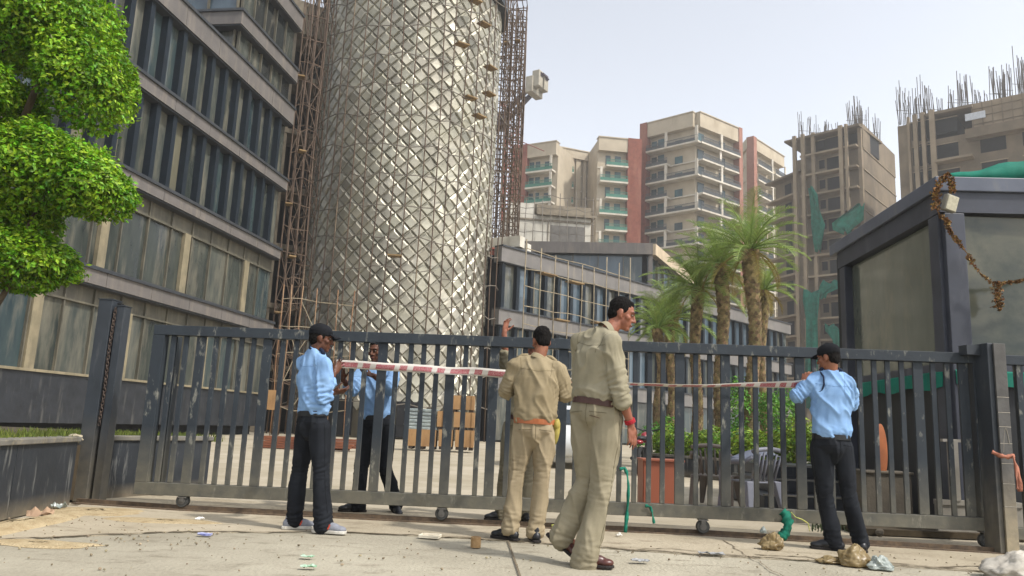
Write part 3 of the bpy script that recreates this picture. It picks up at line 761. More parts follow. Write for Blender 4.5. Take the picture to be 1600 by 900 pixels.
# ================================================================ scaffolding
m_rust = mat('scaffold_rust', lin('8a6a4a'), lin('6d4c35'), scale=2.5, rough=.8, grime=(lin('a08d70'), 1.2, .5, .75, (1,1,.3)))
m_rustd = mat('scaffold_dark_rust', lin('5c4b3d'), lin('43352a'), scale=1.5, rough=.85, grime=(lin('85765f'), .9, .56, .74, (1,1,.4)))
m_bamboo = mat('scaffold_pale', lin('948870'), lin('756a57'), scale=2, rough=.8)
m_gsteel = mat('scaffold_grey', lin('6e685e'), lin('574f45'), scale=2, rough=.7)
m_plank = mat('scaffold_plank', lin('8c744f'), lin('6e5a3e'), scale=2, rough=.9)
def scaffold(label, grid, z0, z1, lift, r, ml, m2, braces=True, planks=(), seed=0, jitter=.05, rl=None, pm=None, zvar=0.0, zoff=0.0):
    """grid: rows of (x,y) standards; ledgers along each row and across rows at every lift"""
    rr = random.Random(seed); rl = rl or r*.8; x0, y0 = grid[0][0]
    T = thing('scaffold', label, 'scaffolding', (x0, y0, z0))
    for row in grid:
        for (x, y) in row:
            mb = MB(); k = 4; zt2 = z1+rr.uniform(-zvar, zvar)
            mb.tube([(x+rr.uniform(-jitter, jitter), y, z0+(zt2-z0)*i/k) for i in range(k+1)], r, 6); mb.build('standard', ml, T, smooth=True)
    lv = list(np.arange(z0+lift+zoff, z1, lift))
    for li, z in enumerate(lv):
        mb = MB()
        for row in grid:
            dz = [rr.uniform(-jitter, jitter)*2 for _ in row]
            for i in range(len(row)-1):
                a_, b_ = row[i], row[i+1]; ex = Vector((b_[0]-a_[0], b_[1]-a_[1], 0))*.06
                mb.bar(Vector((*a_, z+dz[i]))-ex, Vector((*b_, z+dz[i+1]))+ex, rl*2, side=(0,0,1))
        for ra, rb in zip(grid, grid[1:]):
            for a_, b_ in zip(ra, rb): mb.bar((*a_, z+.05), (*b_, z+.05), rl*2, side=(0,0,1))
        mb.build('ledger', m2, T)
        if braces:
            for row in grid:
                for i in range(len(row)-1):
                    if rr.random() < .55 and li+1 < len(lv):
                        mb = MB(); a_, b_ = row[i], row[i+1]
                        if (i+li) % 2: a_, b_ = b_, a_
                        mb.bar((*a_, z), (*b_, z+lift), rl*1.7, side=(0,0,1)); mb.build('brace', m2, T)
    for (ri, ci, z) in planks:
        ra, rb = grid[0], grid[-1]; a_, b_ = ra[ci], ra[ci+1]; c_ = rb[ci]
        mb = MB(); mid = Vector(((a_[0]+b_[0])/2, (a_[1]+b_[1])/2, z)); d = Vector((b_[0]-a_[0], b_[1]-a_[1], 0))
        mb.box(mid, (d.length*.98, .55, .07), math.atan2(d.y, d.x)); mb.build('plank', pm or m_plank, T)
    return T
def gx(px, Y, py=560): p = U(px, py, Y); return (p.x, p.y)
# between office block and tower
scaffold('tall rusty braced scaffold tower standing between the office block and round tower',
         [[gx(422, 39.3), gx(434, 39.4), gx(446, 39.6), gx(462, 40.0)], [gx(430, 42.2), gx(444, 42.4), gx(458, 42.6), gx(472, 42.8)]], 0, 30, 1.35, .042, m_rustd, m_rustd,
         planks=[(0, 0, 6.2), (0, 1, 9.2), (0, 0, 12), (0, 1, 15), (0, 0, 19.2)], seed=3, rl=.02, jitter=.09, zvar=1.2)
# around the tower: poles follow the curve
arc = []
for k, an in enumerate(np.linspace(-1.25, 1.35, 23)):
    arc.append((TC.x+(TR+.95)*math.sin(an), TC.y-(TR+.95)*math.cos(an)))
scaffold('light rusty scaffold curving round the diamond clad tower', [arc], 0, 34, 1.8, .034, m_rustd, m_gsteel, braces=False, seed=5, jitter=.11, rl=.024,
         planks=[(0, 17, 24.8), (0, 18, 22.3), (0, 16, 19.8), (0, 17, 18.9), (0, 11, 9.8), (0, 15, 22.9), (0, 18, 20.6), (0, 16, 26)])
# right flank: dense scaffold and hoist bay
YS = 50.5
scaffold('dense rusty scaffold bay rising beside the right flank of the round tower',
         [[gx(753, YS), gx(763, YS), gx(773, YS), gx(782, YS), gx(791, YS), gx(799, YS)], [gx(755, YS+1.1), gx(766, YS+1.1), gx(776, YS+1.1), gx(785, YS+1.1), gx(794, YS+1.1), gx(801, YS+1.1)], [gx(757, YS+2.2), gx(767, YS+2.2), gx(777, YS+2.2), gx(787, YS+2.2), gx(795, YS+2.2), gx(800, YS+2.2)]], 0, 31, .86, .042, m_rustd, m_rustd,
         braces=True, seed=9, rl=.027, zvar=1.0, planks=[(0, 0, 11.8), (0, 1, 11.9), (0, 2, 8.2), (0, 1, 27.6), (0, 3, 27.8)])
m_redst = mat('red_primer_steel', lin('8f4a38'), lin('74392c'), scale=2, rough=.7)
for i, (px, py, w_) in enumerate(((776, 396, 1.4), (777, 480, 1.5))):
    p = U(px, py, 47.6); mb = MB()
    mb.box(p, (w_, .3, .3), .25); mb.box(p+Vector((0, .1, -.3)), (w_*.9, .12, .1), .25); mb.box(p+Vector((.1, -.2, .25)), (w_*.7, .15, .12), .2)
    tag(mb.build('steel_beam', m_redst, None, org=p), ('red primed steel beam lying on the scaffold, near the wing roof', 'red primed steel beam lying on the scaffold, behind the raised hand')[i], 'steel beam', 'red steel beams on the scaffold')
# pale parapet stub beside the wing
p = U(792, 380, 47.2); mb = MB(); mb.box(p, (2.2, .6, .7), -.5); mb.box(p+Vector((.9, .5, -.25)), (1.2, .5, .6), -.5)
tag(mb.build('parapet_block', m_whitec, None, org=p), 'short whitewashed parapet block at the wing end beside the scaffold', 'parapet')
p0_ = U(780, 520, 47.4); mb = MB(); mb.box((p0_.x, p0_.y+.9, 5.6), (1.7, 1.0, 11.2)); o = mb.build('lift_shaft', m_rustd, None, org=(p0_.x, p0_.y, 0))
tag(o, 'brown boarded shaft between round tower and glass wing behind scaffold', 'shaft')
# in front of the wing
sf = [tuple(frw.P(u, 0, 1.3).xy) for u in np.linspace(frw.at(795, 480)[0], frw.at(960, 480)[0], 9)]
scaffold('pale scaffold standing along the near end of the glass wing', [sf], 0, 12.2, 1.15, .035, m_bamboo, m_bamboo, braces=False, seed=12, jitter=.045, rl=.022, zvar=.8,
         planks=[(0, 1, 10.3), (0, 3, 10.2), (0, 5, 7.9), (0, 2, 7.6)])
sb = [tuple(fb.P(u, 0, 1.2).xy) for u in np.linspace(-.3, fb.L, 11)]
scaffold('thin pole scaffold wrapped around the white primed block', [sb], 0, zb+.8, 1.3, .04, m_gsteel, m_gsteel, braces=False, seed=14, jitter=.12, rl=.026, zvar=.9)
# along the foot of the tower, left of the crates
scaffold('low rusty scaffold stack at the foot of the round tower behind the gate',
         [[gx(432, 36.5), gx(446, 36.5), gx(462, 36.8), gx(486, 37.2), gx(520, 37.4), gx(545, 37.5)]], 0, 7.2, 1.3, .026, m_rust, m_bamboo, braces=True, seed=17, rl=.017)
# ================================================================ planter wall and clipped tree
m_wallg = mat('planter_granite', lin('2f3338'), lin('24282d'), scale=2.5, rough=.5, spec=.4, grime=(lin('84847f'), 13, .56, .74, (1.2,1.2,.13)), bump=.12, bscale=14, detail=8, dust=(0, .16, lin('8d8068'), .5))
m_cope = mat('coping_stone', lin('77736a'), lin('5f5c55'), scale=5, rough=.8, grime=(lin('8d8268'), 9, .5, .75, (1,1,1)))
m_soil = mat('soil', lin('4c4130'), lin('3a3225'), scale=8, rough=1)
pa, pb = G(-60, 850), G(108, 789); pb2 = G(150, 782); pc = G(322, 768)
zt_w = .655
def wall_run(name, label, p, q, zt, th, side):
    f = Fr(p, q)
    if (f.n.x*side[0]+f.n.y*side[1]) < 0: f.n = -f.n
    T = thing(name, label, 'planter wall', (p.x, p.y, 0))
    n = max(1, int(f.L/1.0))
    for i in range(n):
        mb = MB(); f.box(mb, f.L*i/n+.003, f.L*(i+1)/n-.003, 0, zt-.05, -th, 0); mb.build('granite_slab', m_wallg, T)
    mb = MB(); f.box(mb, -.0, f.L+.01, zt-.048, zt, -th-.02, .03); mb.build('coping', m_cope, T, bevel=.008)
    return f
fA = wall_run('planter_wall', 'black granite planter wall with pale streaks at left of the thick gate post', Vector((pa.x-.06, 2.2, 0)), pb, zt_w, .18, (1, 0))
fB = wall_run('planter_wall', 'black granite planter wall between the thick gate post and the gate end', pb2+Vector((-.06,.05,0)), pc, zt_w, .18, (1, -1))
mb = MB(); mb.prism([(pa.x-.2, 2.2), (pb.x-.16, pb.y), (pb2.x-.1, pb2.y+.16), (pc.x-.1, pc.y+.1), (-6.4, 13.5), (-19, 13.5), (-19, 2.2)], 0.02, .56)
struct(mb.build('planter_soil', m_soil))
def blades(mb, poly_pts, n, h, seed, z, wd=.008):
    r = random.Random(seed)
    for _ in range(n):
        x, y = poly_pts(r); a_ = r.uniform(0, 2*PI); l = h*r.uniform(.5, 1.15); b = r.uniform(.1, .5)*l
        dx, dy = math.cos(a_), math.sin(a_)
        w_ = wd*r.uniform(.7, 1.4)
        mb.add([(x-dy*w_, y+dx*w_, z), (x+dy*w_, y-dx*w_, z), (x+dx*b*.4+dy*w_*.7, y+dy*b*.4-dx*w_*.7, z+l*.6), (x+dx*b, y+dy*b, z+l)], [(0,1,2),(0,2,3)])
m_grass = mat('grass', lin('6f7a33'), lin('4d5a22'), scale=2, rough=.8, island=.4, trans=.3)
mb = MB()
def pp1(r):
    t = r.random(); y = 4.4+t*3.4; return (-4.28-r.random()**1.5*2.6-.02*t, y)
def pp2(r):
    t = r.random(); p = pb2.lerp(pc, t); return (p.x-.25-r.random()**1.5*1.6, p.y+.15+r.random()*1.2)
blades(mb, pp1, 5200, .13, 1, .56); blades(mb, pp2, 3200, .12, 2, .56)
tag(mb.build('grass', m_grass), 'dry yellow green lawn strip inside the black granite planter', 'grass', kind='stuff')

m_leaf = mat('ficus_leaf', lin('5b8414'), lin('83a826'), scale=2.2, rough=.45, spec=.3, island=.6, trans=.28, lo=.4, hi=.6)
m_bark = mat('bark', lin('6a5c48'), lin('4b4032'), scale=6, rough=.95, bump=.5)
def leaf(mb, p, d, nrm, l, wd, fold=.25):
    d = d.normalized(); s = d.cross(nrm)
    if s.length < 1e-3: return
    s.normalize(); nn = s.cross(d)
    a_ = p; b_ = p+d*l*.45+s*wd+nn*fold*wd; c_ = p+d*l; e_ = p+d*l*.45-s*wd+nn*fold*wd; m_ = p+d*l*.5
    mb.add([a_, b_, c_, e_, m_], [(0,4,1),(4,2,1),(0,3,4),(3,2,4)])
def lobe(mb, c, r3, n, seed, size=.075, flat_under=.25):
    r = random.Random(seed); c = Vector(c)
    for _ in range(n):
        while True:
            v = Vector((r.gauss(0,1), r.gauss(0,1), r.gauss(0,1)))
            if v.length > .01: break
        v.normalize()
        if v.z < -.25 and r.random() < .5: v.z = -v.z*r.random()
        bump_ = 1+.17*noise.noise(v*2.3+Vector((seed, 0, 0)))+.13*noise.noise(v*5.5+Vector((0, seed, 0)))+.09*noise.noise(v*12+Vector((0, 0, seed)))
        depth = 1-abs(r.gauss(0, .06)) if r.random() < .74 else r.uniform(.3, .95)
        if r.random() < .05: depth = 1+r.random()*.07
        rad = bump_*depth
        zf = r3[2] if v.z > 0 else r3[2]*(1-flat_under)
        p = c+Vector((v.x*r3[0], v.y*r3[1], v.z*zf))*rad
        nrm = (Vector((v.x/r3[0], v.y/r3[1], v.z/zf)).normalized()*.8+Vector((r.gauss(0,.5), r.gauss(0,.5), r.gauss(.3,.5)))).normalized()
        d = Vector((r.gauss(0,1), r.gauss(0,1), r.gauss(-.35,.7)))+v*.5
        leaf(mb, p, d-nrm*d.dot(nrm)*.7, nrm, size*r.uniform(.6, 1.25), size*.26*r.uniform(.8, 1.2))
YT = 8.3
tb = U(-75, 600, YT); tb.z = .56
TR_ = thing('clipped_tree', 'bright green cloud pruned ficus tree with rounded leafy tiers above the planter', 'tree', tb)
mb = MB(); top = U(20, -60, YT)
mb.tube([tb-Vector((0,0,.1)), tb+Vector((.03,0,.7)), tb+Vector((-.02,0,1.6)), tb+Vector((.1,0,2.6)), U(-10, 100, YT), U(30, 30, YT)], [.1,.085,.075,.06,.05,.03], 8)
mb.tube([tb+Vector((0,0,.9)), tb+Vector((.25,-.05,1.15)), U(40, 405, YT)], [.05,.04,.025], 6)
mb.tube([tb+Vector((0,0,1.5)), tb+Vector((.35,.05,1.8)), U(90, 262, YT)], [.055,.04,.025], 6)
mb.tube([tb+Vector((0.05,0,2.5)), U(60, 130, YT), U(110, 90, YT)], [.05,.04,.02], 6)
mb.build('trunk', m_bark, TR_, smooth=True)
pxm = F_PX/YT
mb = MB(); lobe(mb, U(48, 42, YT), (132/pxm, 135/pxm, 104/pxm), 22000, 1.7, .066, .3); lobe(mb, U(138, 128, YT+.05), (64/pxm, 105/pxm, 80/pxm), 9500, 2.2, .066, .05); lobe(mb, U(5, 170, YT+.42), (70/pxm, 60/pxm, 50/pxm), 5000, 11.7, .066, .0); mb.build('crown', m_leaf, TR_)
mb = MB(); lobe(mb, U(20, 340, YT+.22), (70/pxm, 80/pxm, 42/pxm), 5000, 12.7, .066, .0); lobe(mb, U(58, 270, YT-.15), (114/pxm, 112/pxm, 68/pxm), 15500, 5.1, .066, .1); lobe(mb, U(146, 298, YT-.1), (54/pxm, 88/pxm, 48/pxm), 6000, 6.1, .066, .1); mb.build('crown', m_leaf, TR_)
mb = MB(); lobe(mb, U(26, 408, YT), (86/pxm, 95/pxm, 52/pxm), 10000, 8.3, .064, .1); mb.build('crown', m_leaf, TR_)
mb = MB(); lobe(mb, U(-28, 135, YT-.55), (46/pxm, 50/pxm, 42/pxm), 4500, 9.9, .062, .1); mb.build('crown', m_leaf, TR_)

# low black boundary wall and shrubs at the foot of the office block
p1_, p2_ = U(-60, 640, 21.0), U(218, 640, 21.5)
# ================================================================ yard: planter with hedge, palms
m_hedge = mat('hedge_leaf', lin('84952a'), lin('567a20'), scale=1.5, rough=.5, island=.55, trans=.25)
m_hedge2 = mat('shrub_leaf', lin('4c7d2a'), lin('6a9a35'), scale=1.5, rough=.5, island=.4, trans=.35)
YH = 18.0
hA, hB = G(1005, 742), G(1268, 762)
ga = U(1000, 735, 19.0); gb = U(1275, 745, 15.0)
fh = Fr(ga, gb)
if fh.n.y > 0: fh.n = -fh.n
PW = thing('planter_bed', 'long low black granite planter with pale coping beneath the yellow green hedge', 'planter', (ga.x, ga.y, 0))
mb = MB(); fh.box(mb, 0, fh.L, 0, .40, -5, 0); mb.build('granite_face', m_wallg, PW)
mb = MB(); fh.box(mb, -.03, fh.L+.03, .40, .45, -5, .04); mb.build('coping', m_cope, PW)
def bushy(name, label, cat, m, spots, seed, group=None, size=.1, n=900, org=None):
    mb = MB(); r = random.Random(seed)
    for (p, r3) in spots: lobe(mb, p, r3, n, r.uniform(0, 50), size, .1)
    o = mb.build(name, m, None, org=org or spots[0][0]); return tag(o, label, cat, group)
sp = []
r = random.Random(4)
for i in range(15):
    u = fh.L*(i+.5)/15; hgt = .3+.14*math.sin(i*1.7)+(.15 if i > 10 else 0); P = fh.P(u, .45+hgt*.62, -.62)
    sp.append((P, (.38, .5, hgt)))
bushy('hedge', 'bright yellow green hedge growing along the black planter in the yard', 'hedge', m_hedge, sp, 3, n=650, size=.11)
p = U(1150, 640, 21); bushy('shrub', 'tall green shrub rising behind the hedge between two palm trunks', 'shrub', m_hedge2, [(U(1152, 635, 20.5), (.35,.35,.75)), (U(1150, 690, 20.5), (.45,.4,.6))], 6, 'green shrubs behind the hedge', org=(p.x, p.y, .4))
p = U(1215, 640, 22); bushy('shrub', 'green shrub behind the hedge just left of the rightmost guard', 'shrub', m_hedge2, [(U(1200, 640, 21.5), (.35,.35,.5)), (U(1228, 640, 21.5), (.4,.35,.7)), (U(1215, 690, 21.5), (.5,.4,.5))], 7, 'green shrubs behind the hedge', org=(p.x, p.y, .4))
p = U(1020, 690, 22); bushy('shrub', 'low green shrub at the foot of the thinnest palm trunks', 'shrub', m_hedge2, [(U(1022, 690, 21.5), (.5,.4,.45)), (U(1045, 680, 21.5), (.4,.4,.5))], 8, 'green shrubs behind the hedge', org=(p.x, p.y, .4))

m_palmt = mat('palm_trunk', lin('8b7855'), lin('5d4e38'), scale=5, rough=.95, bump=.4, island=.5)
m_frond = mat('palm_frond', lin('6f883f'), lin('8ea055'), scale=1.2, rough=.5, island=.25, trans=.3)
m_frondy = mat('palm_frond_dry', lin('93853f'), lin('7a6a38'), scale=1.2, rough=.7, island=.25, trans=.3)
def palm(label, px, Y, pyc, r_tr, fl, nf, seed, lean=0.0, dry=4, up_bias=.35, ltr=1.0):
    r = random.Random(seed)
    base = U(px, 690, Y); base.z = .45; cz = U(px, pyc, Y)
    T = thing('palm_tree', label, 'palm tree', base, 'palm trees in the yard planter')
    H = cz.z-base.z; n = 14
    ctr = [Vector((base.x+(cz.x-base.x)*(i/n)+.06*math.sin(i*.6+seed), base.y+.05*math.sin(i*.5), base.z+H*i/n)) for i in range(n+1)]
    rad = [r_tr*(1.12-.22*min(1, i/4)+(.35*max(0, (i-9)/5))) for i in range(n+1)]
    mb = MB(); mb.tube(ctr, [q*.86 for q in rad], 12)
    rows_ = int(H/.085)                                       # old leaf bases in a spiral
    for k in range(rows_):
        t = (k+.5)/rows_; c = ctr[int(t*n)].lerp(ctr[min(int(t*n)+1, n)], t*n-int(t*n)); q = r_tr*(1.12-.22*min(1, t*n/4)+.35*max(0, (t*n-9)/5))
        for j in range(9):
            an = 2*PI*j/9+k*.35+r.uniform(-.06, .06); o_ = Vector((math.cos(an), math.sin(an), 0)); s = Vector((-o_.y, o_.x, 0)); hh = .085*r.uniform(.8, 1.3); ww = q*.34
            b0 = c+o_*q*.84; mb.add([b0-s*ww-Vector((0,0,hh*.5)), b0+s*ww-Vector((0,0,hh*.5)), c+o_*q*1.0+s*ww*.4+Vector((0,0,hh*.6)), c+o_*q*1.0-s*ww*.4+Vector((0,0,hh*.6)), c+o_*q*.8+s*ww*.3+Vector((0,0,hh*.75)), c+o_*q*.8-s*ww*.3+Vector((0,0,hh*.75))], [(0,1,2,3),(3,2,4,5)])
    mb.build('trunk', m_palmt, T)
    mg, my = MB(), MB(); top = ctr[-1]+Vector((0,0,.05))
    for i in range(nf):
        mbx = my if i < dry else mg
        az = i*2.39996+r.uniform(-.25, .25); t = i/nf
        el = R(-24+t*116+r.uniform(-9, 9)) if i >= dry else R(r.uniform(-55, -25))
        l = fl*r.uniform(.85, 1.1)*(1.0 if el > R(-10) else .85); hd = Vector((math.cos(az), math.sin(az), 0)); pts = []; p = top+hd*.08; e = el; ns = 16
        for k in range(ns+1):
            pts.append(p.copy()); p = p+(hd*math.cos(e)+Vector((0,0,math.sin(e))))*(l/ns); e -= (R(5.2) if el > R(50) else R(4.0))*(.5+k/ns)
        mbx.tube(pts, [.022*(1-k/ns)+.004 for k in range(ns+1)], 4)
        side = hd.cross(Vector((0,0,1)))
        nl = 36
        for k in range(4, nl):
            t2 = k/nl; q = t2*ns; a_ = pts[int(q)].lerp(pts[min(int(q)+1, ns)], q-int(q)); d = (pts[min(int(q)+1, ns)]-pts[int(q)]).normalized()
            upv = side.cross(d); ll = l*.24*math.sin(PI*(.12+.85*t2))**.7*r.uniform(.85, 1.1)*ltr
            for s in (-1, 1):
                dirn = (side*s*.75+d*.75+upv*r.uniform(.1,.45)).normalized(); tip = a_+dirn*ll-Vector((0,0,ll*.22)); wv = d*.0115
                mid = a_+dirn*ll*.55
                mbx.add([a_-wv, a_+wv, mid+wv*.9, mid-wv*.9, tip], [(0,1,2,3),(3,2,4)])
    mg.build('crown', m_frond, T)
    if my.f: my.build('dry_fronds', m_frondy, T)
    return T
palm('tallest palm tree with the highest crown and a stout scaly trunk in the yard', 1176, 20.5, 392, .205, 1.75, 38, 3, dry=6)
palm('palm tree with a bushy crown second from the right behind the gate', 1127, 22.5, 414, .20, 1.6, 34, 8, dry=3)
palm('dark trunked palm tree standing between the walking man and the middle palm', 1088, 23.5, 450, .185, 1.7, 34, 12, dry=2)
palm('slim palm tree whose low crown shows just right of the head of the walking man', 1048, 25, 500, .16, 1.7, 38, 17, dry=1)
palm('thin palm tree nearest the walking man with a pale patterned trunk', 1030, 22, 515, .14, 1.0, 24, 21, dry=1)
palm('pale trunked palm tree half hidden behind the tallest palm', 1192, 26, 455, .15, 1.3, 28, 25, dry=5)

# ================================================================ cabin
m_cab = mat('cabin_steel', lin('3a3d47'), lin('2e3139'), scale=2, rough=.5, spec=.4, grime=(lin('55555a'), 3, .55, .85, (1,1,.3)))
m_cabl = mat('cabin_roof_edge', lin('585d69'), lin('4b505c'), scale=2, rough=.45, grime=(lin('6d6c69'), 3, .55, .85, (1,1,.5)))
m_cabg = mat('cabin_glass', lin('62665b'), lin('454a43'), scale=1.4, rough=.05, rough2=.14, spec=.8, stretch=(1,1,.4), grime=(lin('77745f'), 1.3, .5, .8, (1,1,.5)), lo=.3, hi=.7)  # pale mottling stands in for reflections on the cabin panes
m_cabw = mat('cabin_black_clad', lin('15171a'), lin('1d1f22'), scale=2, rough=.6, grime=(lin('2e2d2a'), 3, .55, .85, (1,1,.3)))
YCB = 9.0; k0 = U(1487, 560, YCB); k1 = U(1322, 560, 12.3); k2 = Vector((k0.x+3.2, k0.y-.12, 0))
zr1 = U(1487, 303, YCB).z; zfl = U(1487, 578, YCB).z
fL = Fr(k1, k0); 
if fL.n.x > 0: fL.n = -fL.n
fF = Fr(k0, k2)
if fF.n.y > 0: fF.n = -fF.n
CB = thing('guard_cabin', 'dark steel and glass guard cabin with a flat roof beside the gate', 'cabin', (k0.x, k0.y, 0))
mb = MB(); fL.box(mb, .06, fL.L-.02, 0, zfl, -2.8, -.05); mb.build('base_wall', m_cabw, CB)
mb = MB(); fL.box(mb, -.32, fL.L+.06, zr1+.02, zr1+.2, -3.6, .10); mb.build('roof', m_cabl, CB, bevel=.01)
mb = MB(); fL.box(mb, -.1, fL.L+.02, zr1-.24, zr1+.018, -3.3, .05); mb.build('roof_beam', m_cab, CB)
for (f, u0, u1) in ((fL, 0, .22), (fL, fL.L-.26, fL.L-.02), (fF, -.02, .22), (fF, 1.75, 1.95)):
    mb = MB(); f.box(mb, u0, u1, 0, zr1-.26, -.16, .06+u0*.001); mb.build('post', m_cab, CB, bevel=.008)
mb = MB(); fL.box(mb, .22, fL.L-.26, zfl, zfl+.1, -.14, .02); fF.box(mb, .22, 3.2, zfl, zfl+.1, -.14, .02); mb.build('sill_rail', m_cab, CB)
mb = MB(); fL.box(mb, .222, fL.L-.262, zfl+.1, zr1-.26, -.1, -.06); mb.build('window', m_cabg, CB)
m_cabd = mat('cabin_glass_dark', lin('343a36'), lin('656252'), scale=.55, rough=.08, rough2=.2, spec=.35, stretch=(.6,1,1.3), grime=(lin('26302a'), .9, .5, .7, (1,1,1)), lo=.4, hi=.6)  # noise blotches paint dark and beige reflections into this pane
mb = MB(); fF.box(mb, .222, 1.75, zfl+.1, zr1-.26, -.1, -.06); mb.build('window', m_cabd, CB)
mb = MB(); fF.box(mb, 1.95, 3.2, zfl+.1, zr1-.26, -.1, -.06); mb.build('window', m_cabg, CB)
mb = MB(); fF.box(mb, .1, 3.2, 0, zfl, -2.8, -.06); mb.build('base_wall', m_cabw, CB)
mb = MB(); fL.box(mb, .3, fL.L-.4, zfl+.1, zr1-.3, -3.3, -3.2); fF.box(mb, .1, 3.2, zfl, zr1, -3.6, -3.4); mb.build('back_wall', m_cabw, CB)
# net rolled below the windows, and heaped on the roof
mb = MB()
rws = []
for t in np.linspace(0, 1, 30):
    u = t*(fL.L-.1); rws.append([fL.P(u, zfl-.0, .05), fL.P(u, zfl-.02, .075+.008*math.sin(u*11)), fL.P(u, zfl-.2+.025*math.sin(u*6), .085+.012*math.sin(u*17)), fL.P(u, zfl-.19+.025*math.sin(u*6), .07)])
mb.rings(rws, caps=True); rws = []
for t in np.linspace(0, 1, 24):
    u = t*3.1; rws.append([fF.P(u, zfl-.0, .065), fF.P(u, zfl-.02, .085+.006*math.sin(u*11)), fF.P(u, zfl-.17+.012*math.sin(u*7), .09+.01*math.sin(u*19)), fF.P(u, zfl-.16, .075)])
mb.rings(rws, caps=True)
o = mb.build('shade_net', m_net, None, smooth=False, org=(k0.x, k0.y, zfl-.2)); tag(o, 'green shade net strip wrapped under the cabin windows behind the gate', 'shade net')
mb = MB(); rws = []
for t in np.linspace(0, 1, 26):
    u = .05+t*3.0; hh = .34+.09*math.sin(t*7+1)+.1*t+.03*math.sin(t*31); hh *= min(1, .15+t*4)
    hh = .04+.22*min(1.6, u/.9)+.02*math.sin(t*31); rws.append([fF.P(u, zr1+.2, .03), fF.P(u, zr1+.2+hh*.6, .01), fF.P(u, zr1+.2+hh, -.1), fF.P(u, zr1+.2+hh*.9, -.5), fF.P(u, zr1+.21, -1.2)])
mb.rings(rws, caps=True); o = mb.build('shade_net', m_net, None, smooth=True, org=(k0.x, k0.y, zr1+.2)); tag(o, 'green shade net heaped on top of the cabin roof', 'shade net')
# flood light on the corner
m_lamp = mat('floodlight_glass', lin('b9b39c'), lin('9f9983'), scale=30, rough=.3); m_lampb = mat('floodlight_body', lin('8a8678'), lin('77746a'), rough=.5)
pl = U(1484, 318, YCB-.2); FLT = thing('floodlight', 'small square off white floodlight fixed under the cabin roof corner', 'floodlight', pl)
Mr = Matrix.Rotation(R(12), 3, 'Z') @ Matrix.Rotation(R(10), 3, 'X') @ Matrix.Rotation(R(12), 3, 'Y')
mb = MB(); mb.box(pl, (.17, .07, .2), M=Mr); mb.build('body', m_lampb, FLT, bevel=.012)
mb = MB(); mb.box(pl+Mr @ Vector((0, -.04, 0)), (.145, .012, .175), M=Mr); mb.build('lens', m_lamp, FLT, bevel=.004)
mb = MB(); mb.bar(pl+Vector((0, .03, .05)), pl+Vector((0, .22, .09)), .03); mb.build('bracket', m_lampb, FLT)
# dried marigold garland
m_gar = mat('dried_flower', lin('8a6a3c'), lin('5a3d22'), scale=12, rough=.95, island=.55)
mb = MB(); r = random.Random(5)
def flowers(path, dens, w_):
    for a_, b_ in zip(path, path[1:]):
        n = max(1, int((b_-a_).length*dens))
        for i in range(n):
            p = a_.lerp(b_, r.random())+Vector((r.gauss(0, w_), r.gauss(0, w_*.6), r.gauss(0, w_*.6))); s = r.uniform(.008, .017)
            for _ in range(5):
                d = Vector((r.gauss(0,1), r.gauss(0,1), r.gauss(0,1))).normalized(); leaf(mb, p, d, Vector((r.gauss(0,1), r.gauss(0,1), r.gauss(0,1))).normalized(), s*2, s*.9)
yg = YCB-.22
gpts = [U(x, y, yg) for x, y in ((1480,272),(1470,285),(1462,300),(1462,325),(1470,338),(1480,345),(1482,358),(1492,372),(1505,388),(1513,398),(1518,410),(1530,425),(1545,438),(1553,442),(1570,442),(1590,440),(1640,425))]
flowers(gpts[:4], 300, .024); flowers(gpts[4:9], 240, .012); flowers(gpts[9:11], 330, .018); flowers(gpts[10:14], 60, .006); flowers(gpts[13:], 160, .009)
flowers([U(1484, 272, yg), U(1488, 300, yg)], 380, .02)
flowers([U(1556, 444, yg), U(1560, 465, yg), U(1561, 482, yg)], 480, .026)
mb.tube(gpts, .006, 5)
tag(mb.build('garland', m_gar, None, org=gpts[0]), 'dried brown marigold garland drooping from the cabin roof corner', 'garland')
# clutter in the cabin's shade
m_steps = mat('step_stone', lin('5b564e'), lin('4a463f'), scale=3, rough=.8, dust=(-.1, .5, lin('8f846f'), .3))
ST = thing('steps', 'dark stone steps with pale edges between the hedge and the cabin', 'steps', tuple(G(1250, 800).xy)+(0,))
for i in range(3):
    p = U(1262, 770, 10.6+i*.75); mb = MB(); mb.box((p.x+.35, p.y+.9, .09+i*.17), (1.9-i*.1, 1.9, .16)); mb.build('step', m_blackgranite, ST)
    mb = MB(); mb.box((p.x+.35, p.y+.9-.93, .185+i*.17), (1.9-i*.1, .07, .02)); mb.build('nosing', m_cope, ST)
mb = MB(); p = G(1450, 822); mb.box((p.x, 8.55, .03), (2.6, .7, .06)); o = mb.build('concrete_ledge', m_soil, None, org=(p.x, 8.4, 0)); tag(o, 'dirty concrete ledge at the foot of the dark cabin base', 'ledge')
m_rubble = mat('rubble', lin('8d8470'), lin('6f6757'), scale=6, rough=.95, bump=.5, island=.3)
m_weed = mat('weed', lin('31402a'), lin('46562f'), scale=3, rough=.8, island=.4, trans=.2)
mb = MB(); r = random.Random(31)
def rock(mb, c, s, r):
    M = Matrix.Rotation(r.uniform(0, PI), 3, 'Z') @ Matrix.Rotation(r.uniform(-.5,.5), 3, 'X'); k = len(mb.v)
    mb.ell(c, (s*r.uniform(.8,1.3), s*r.uniform(.6,1), s*r.uniform(.45,.8)), M, 7, 5)
    for i in range(k, len(mb.v)):
        v = Vector(mb.v[i]); d = v-Vector(c); mb.v[i] = tuple(Vector(c)+d*(1+.45*noise.noise(v*(1.2/s))))
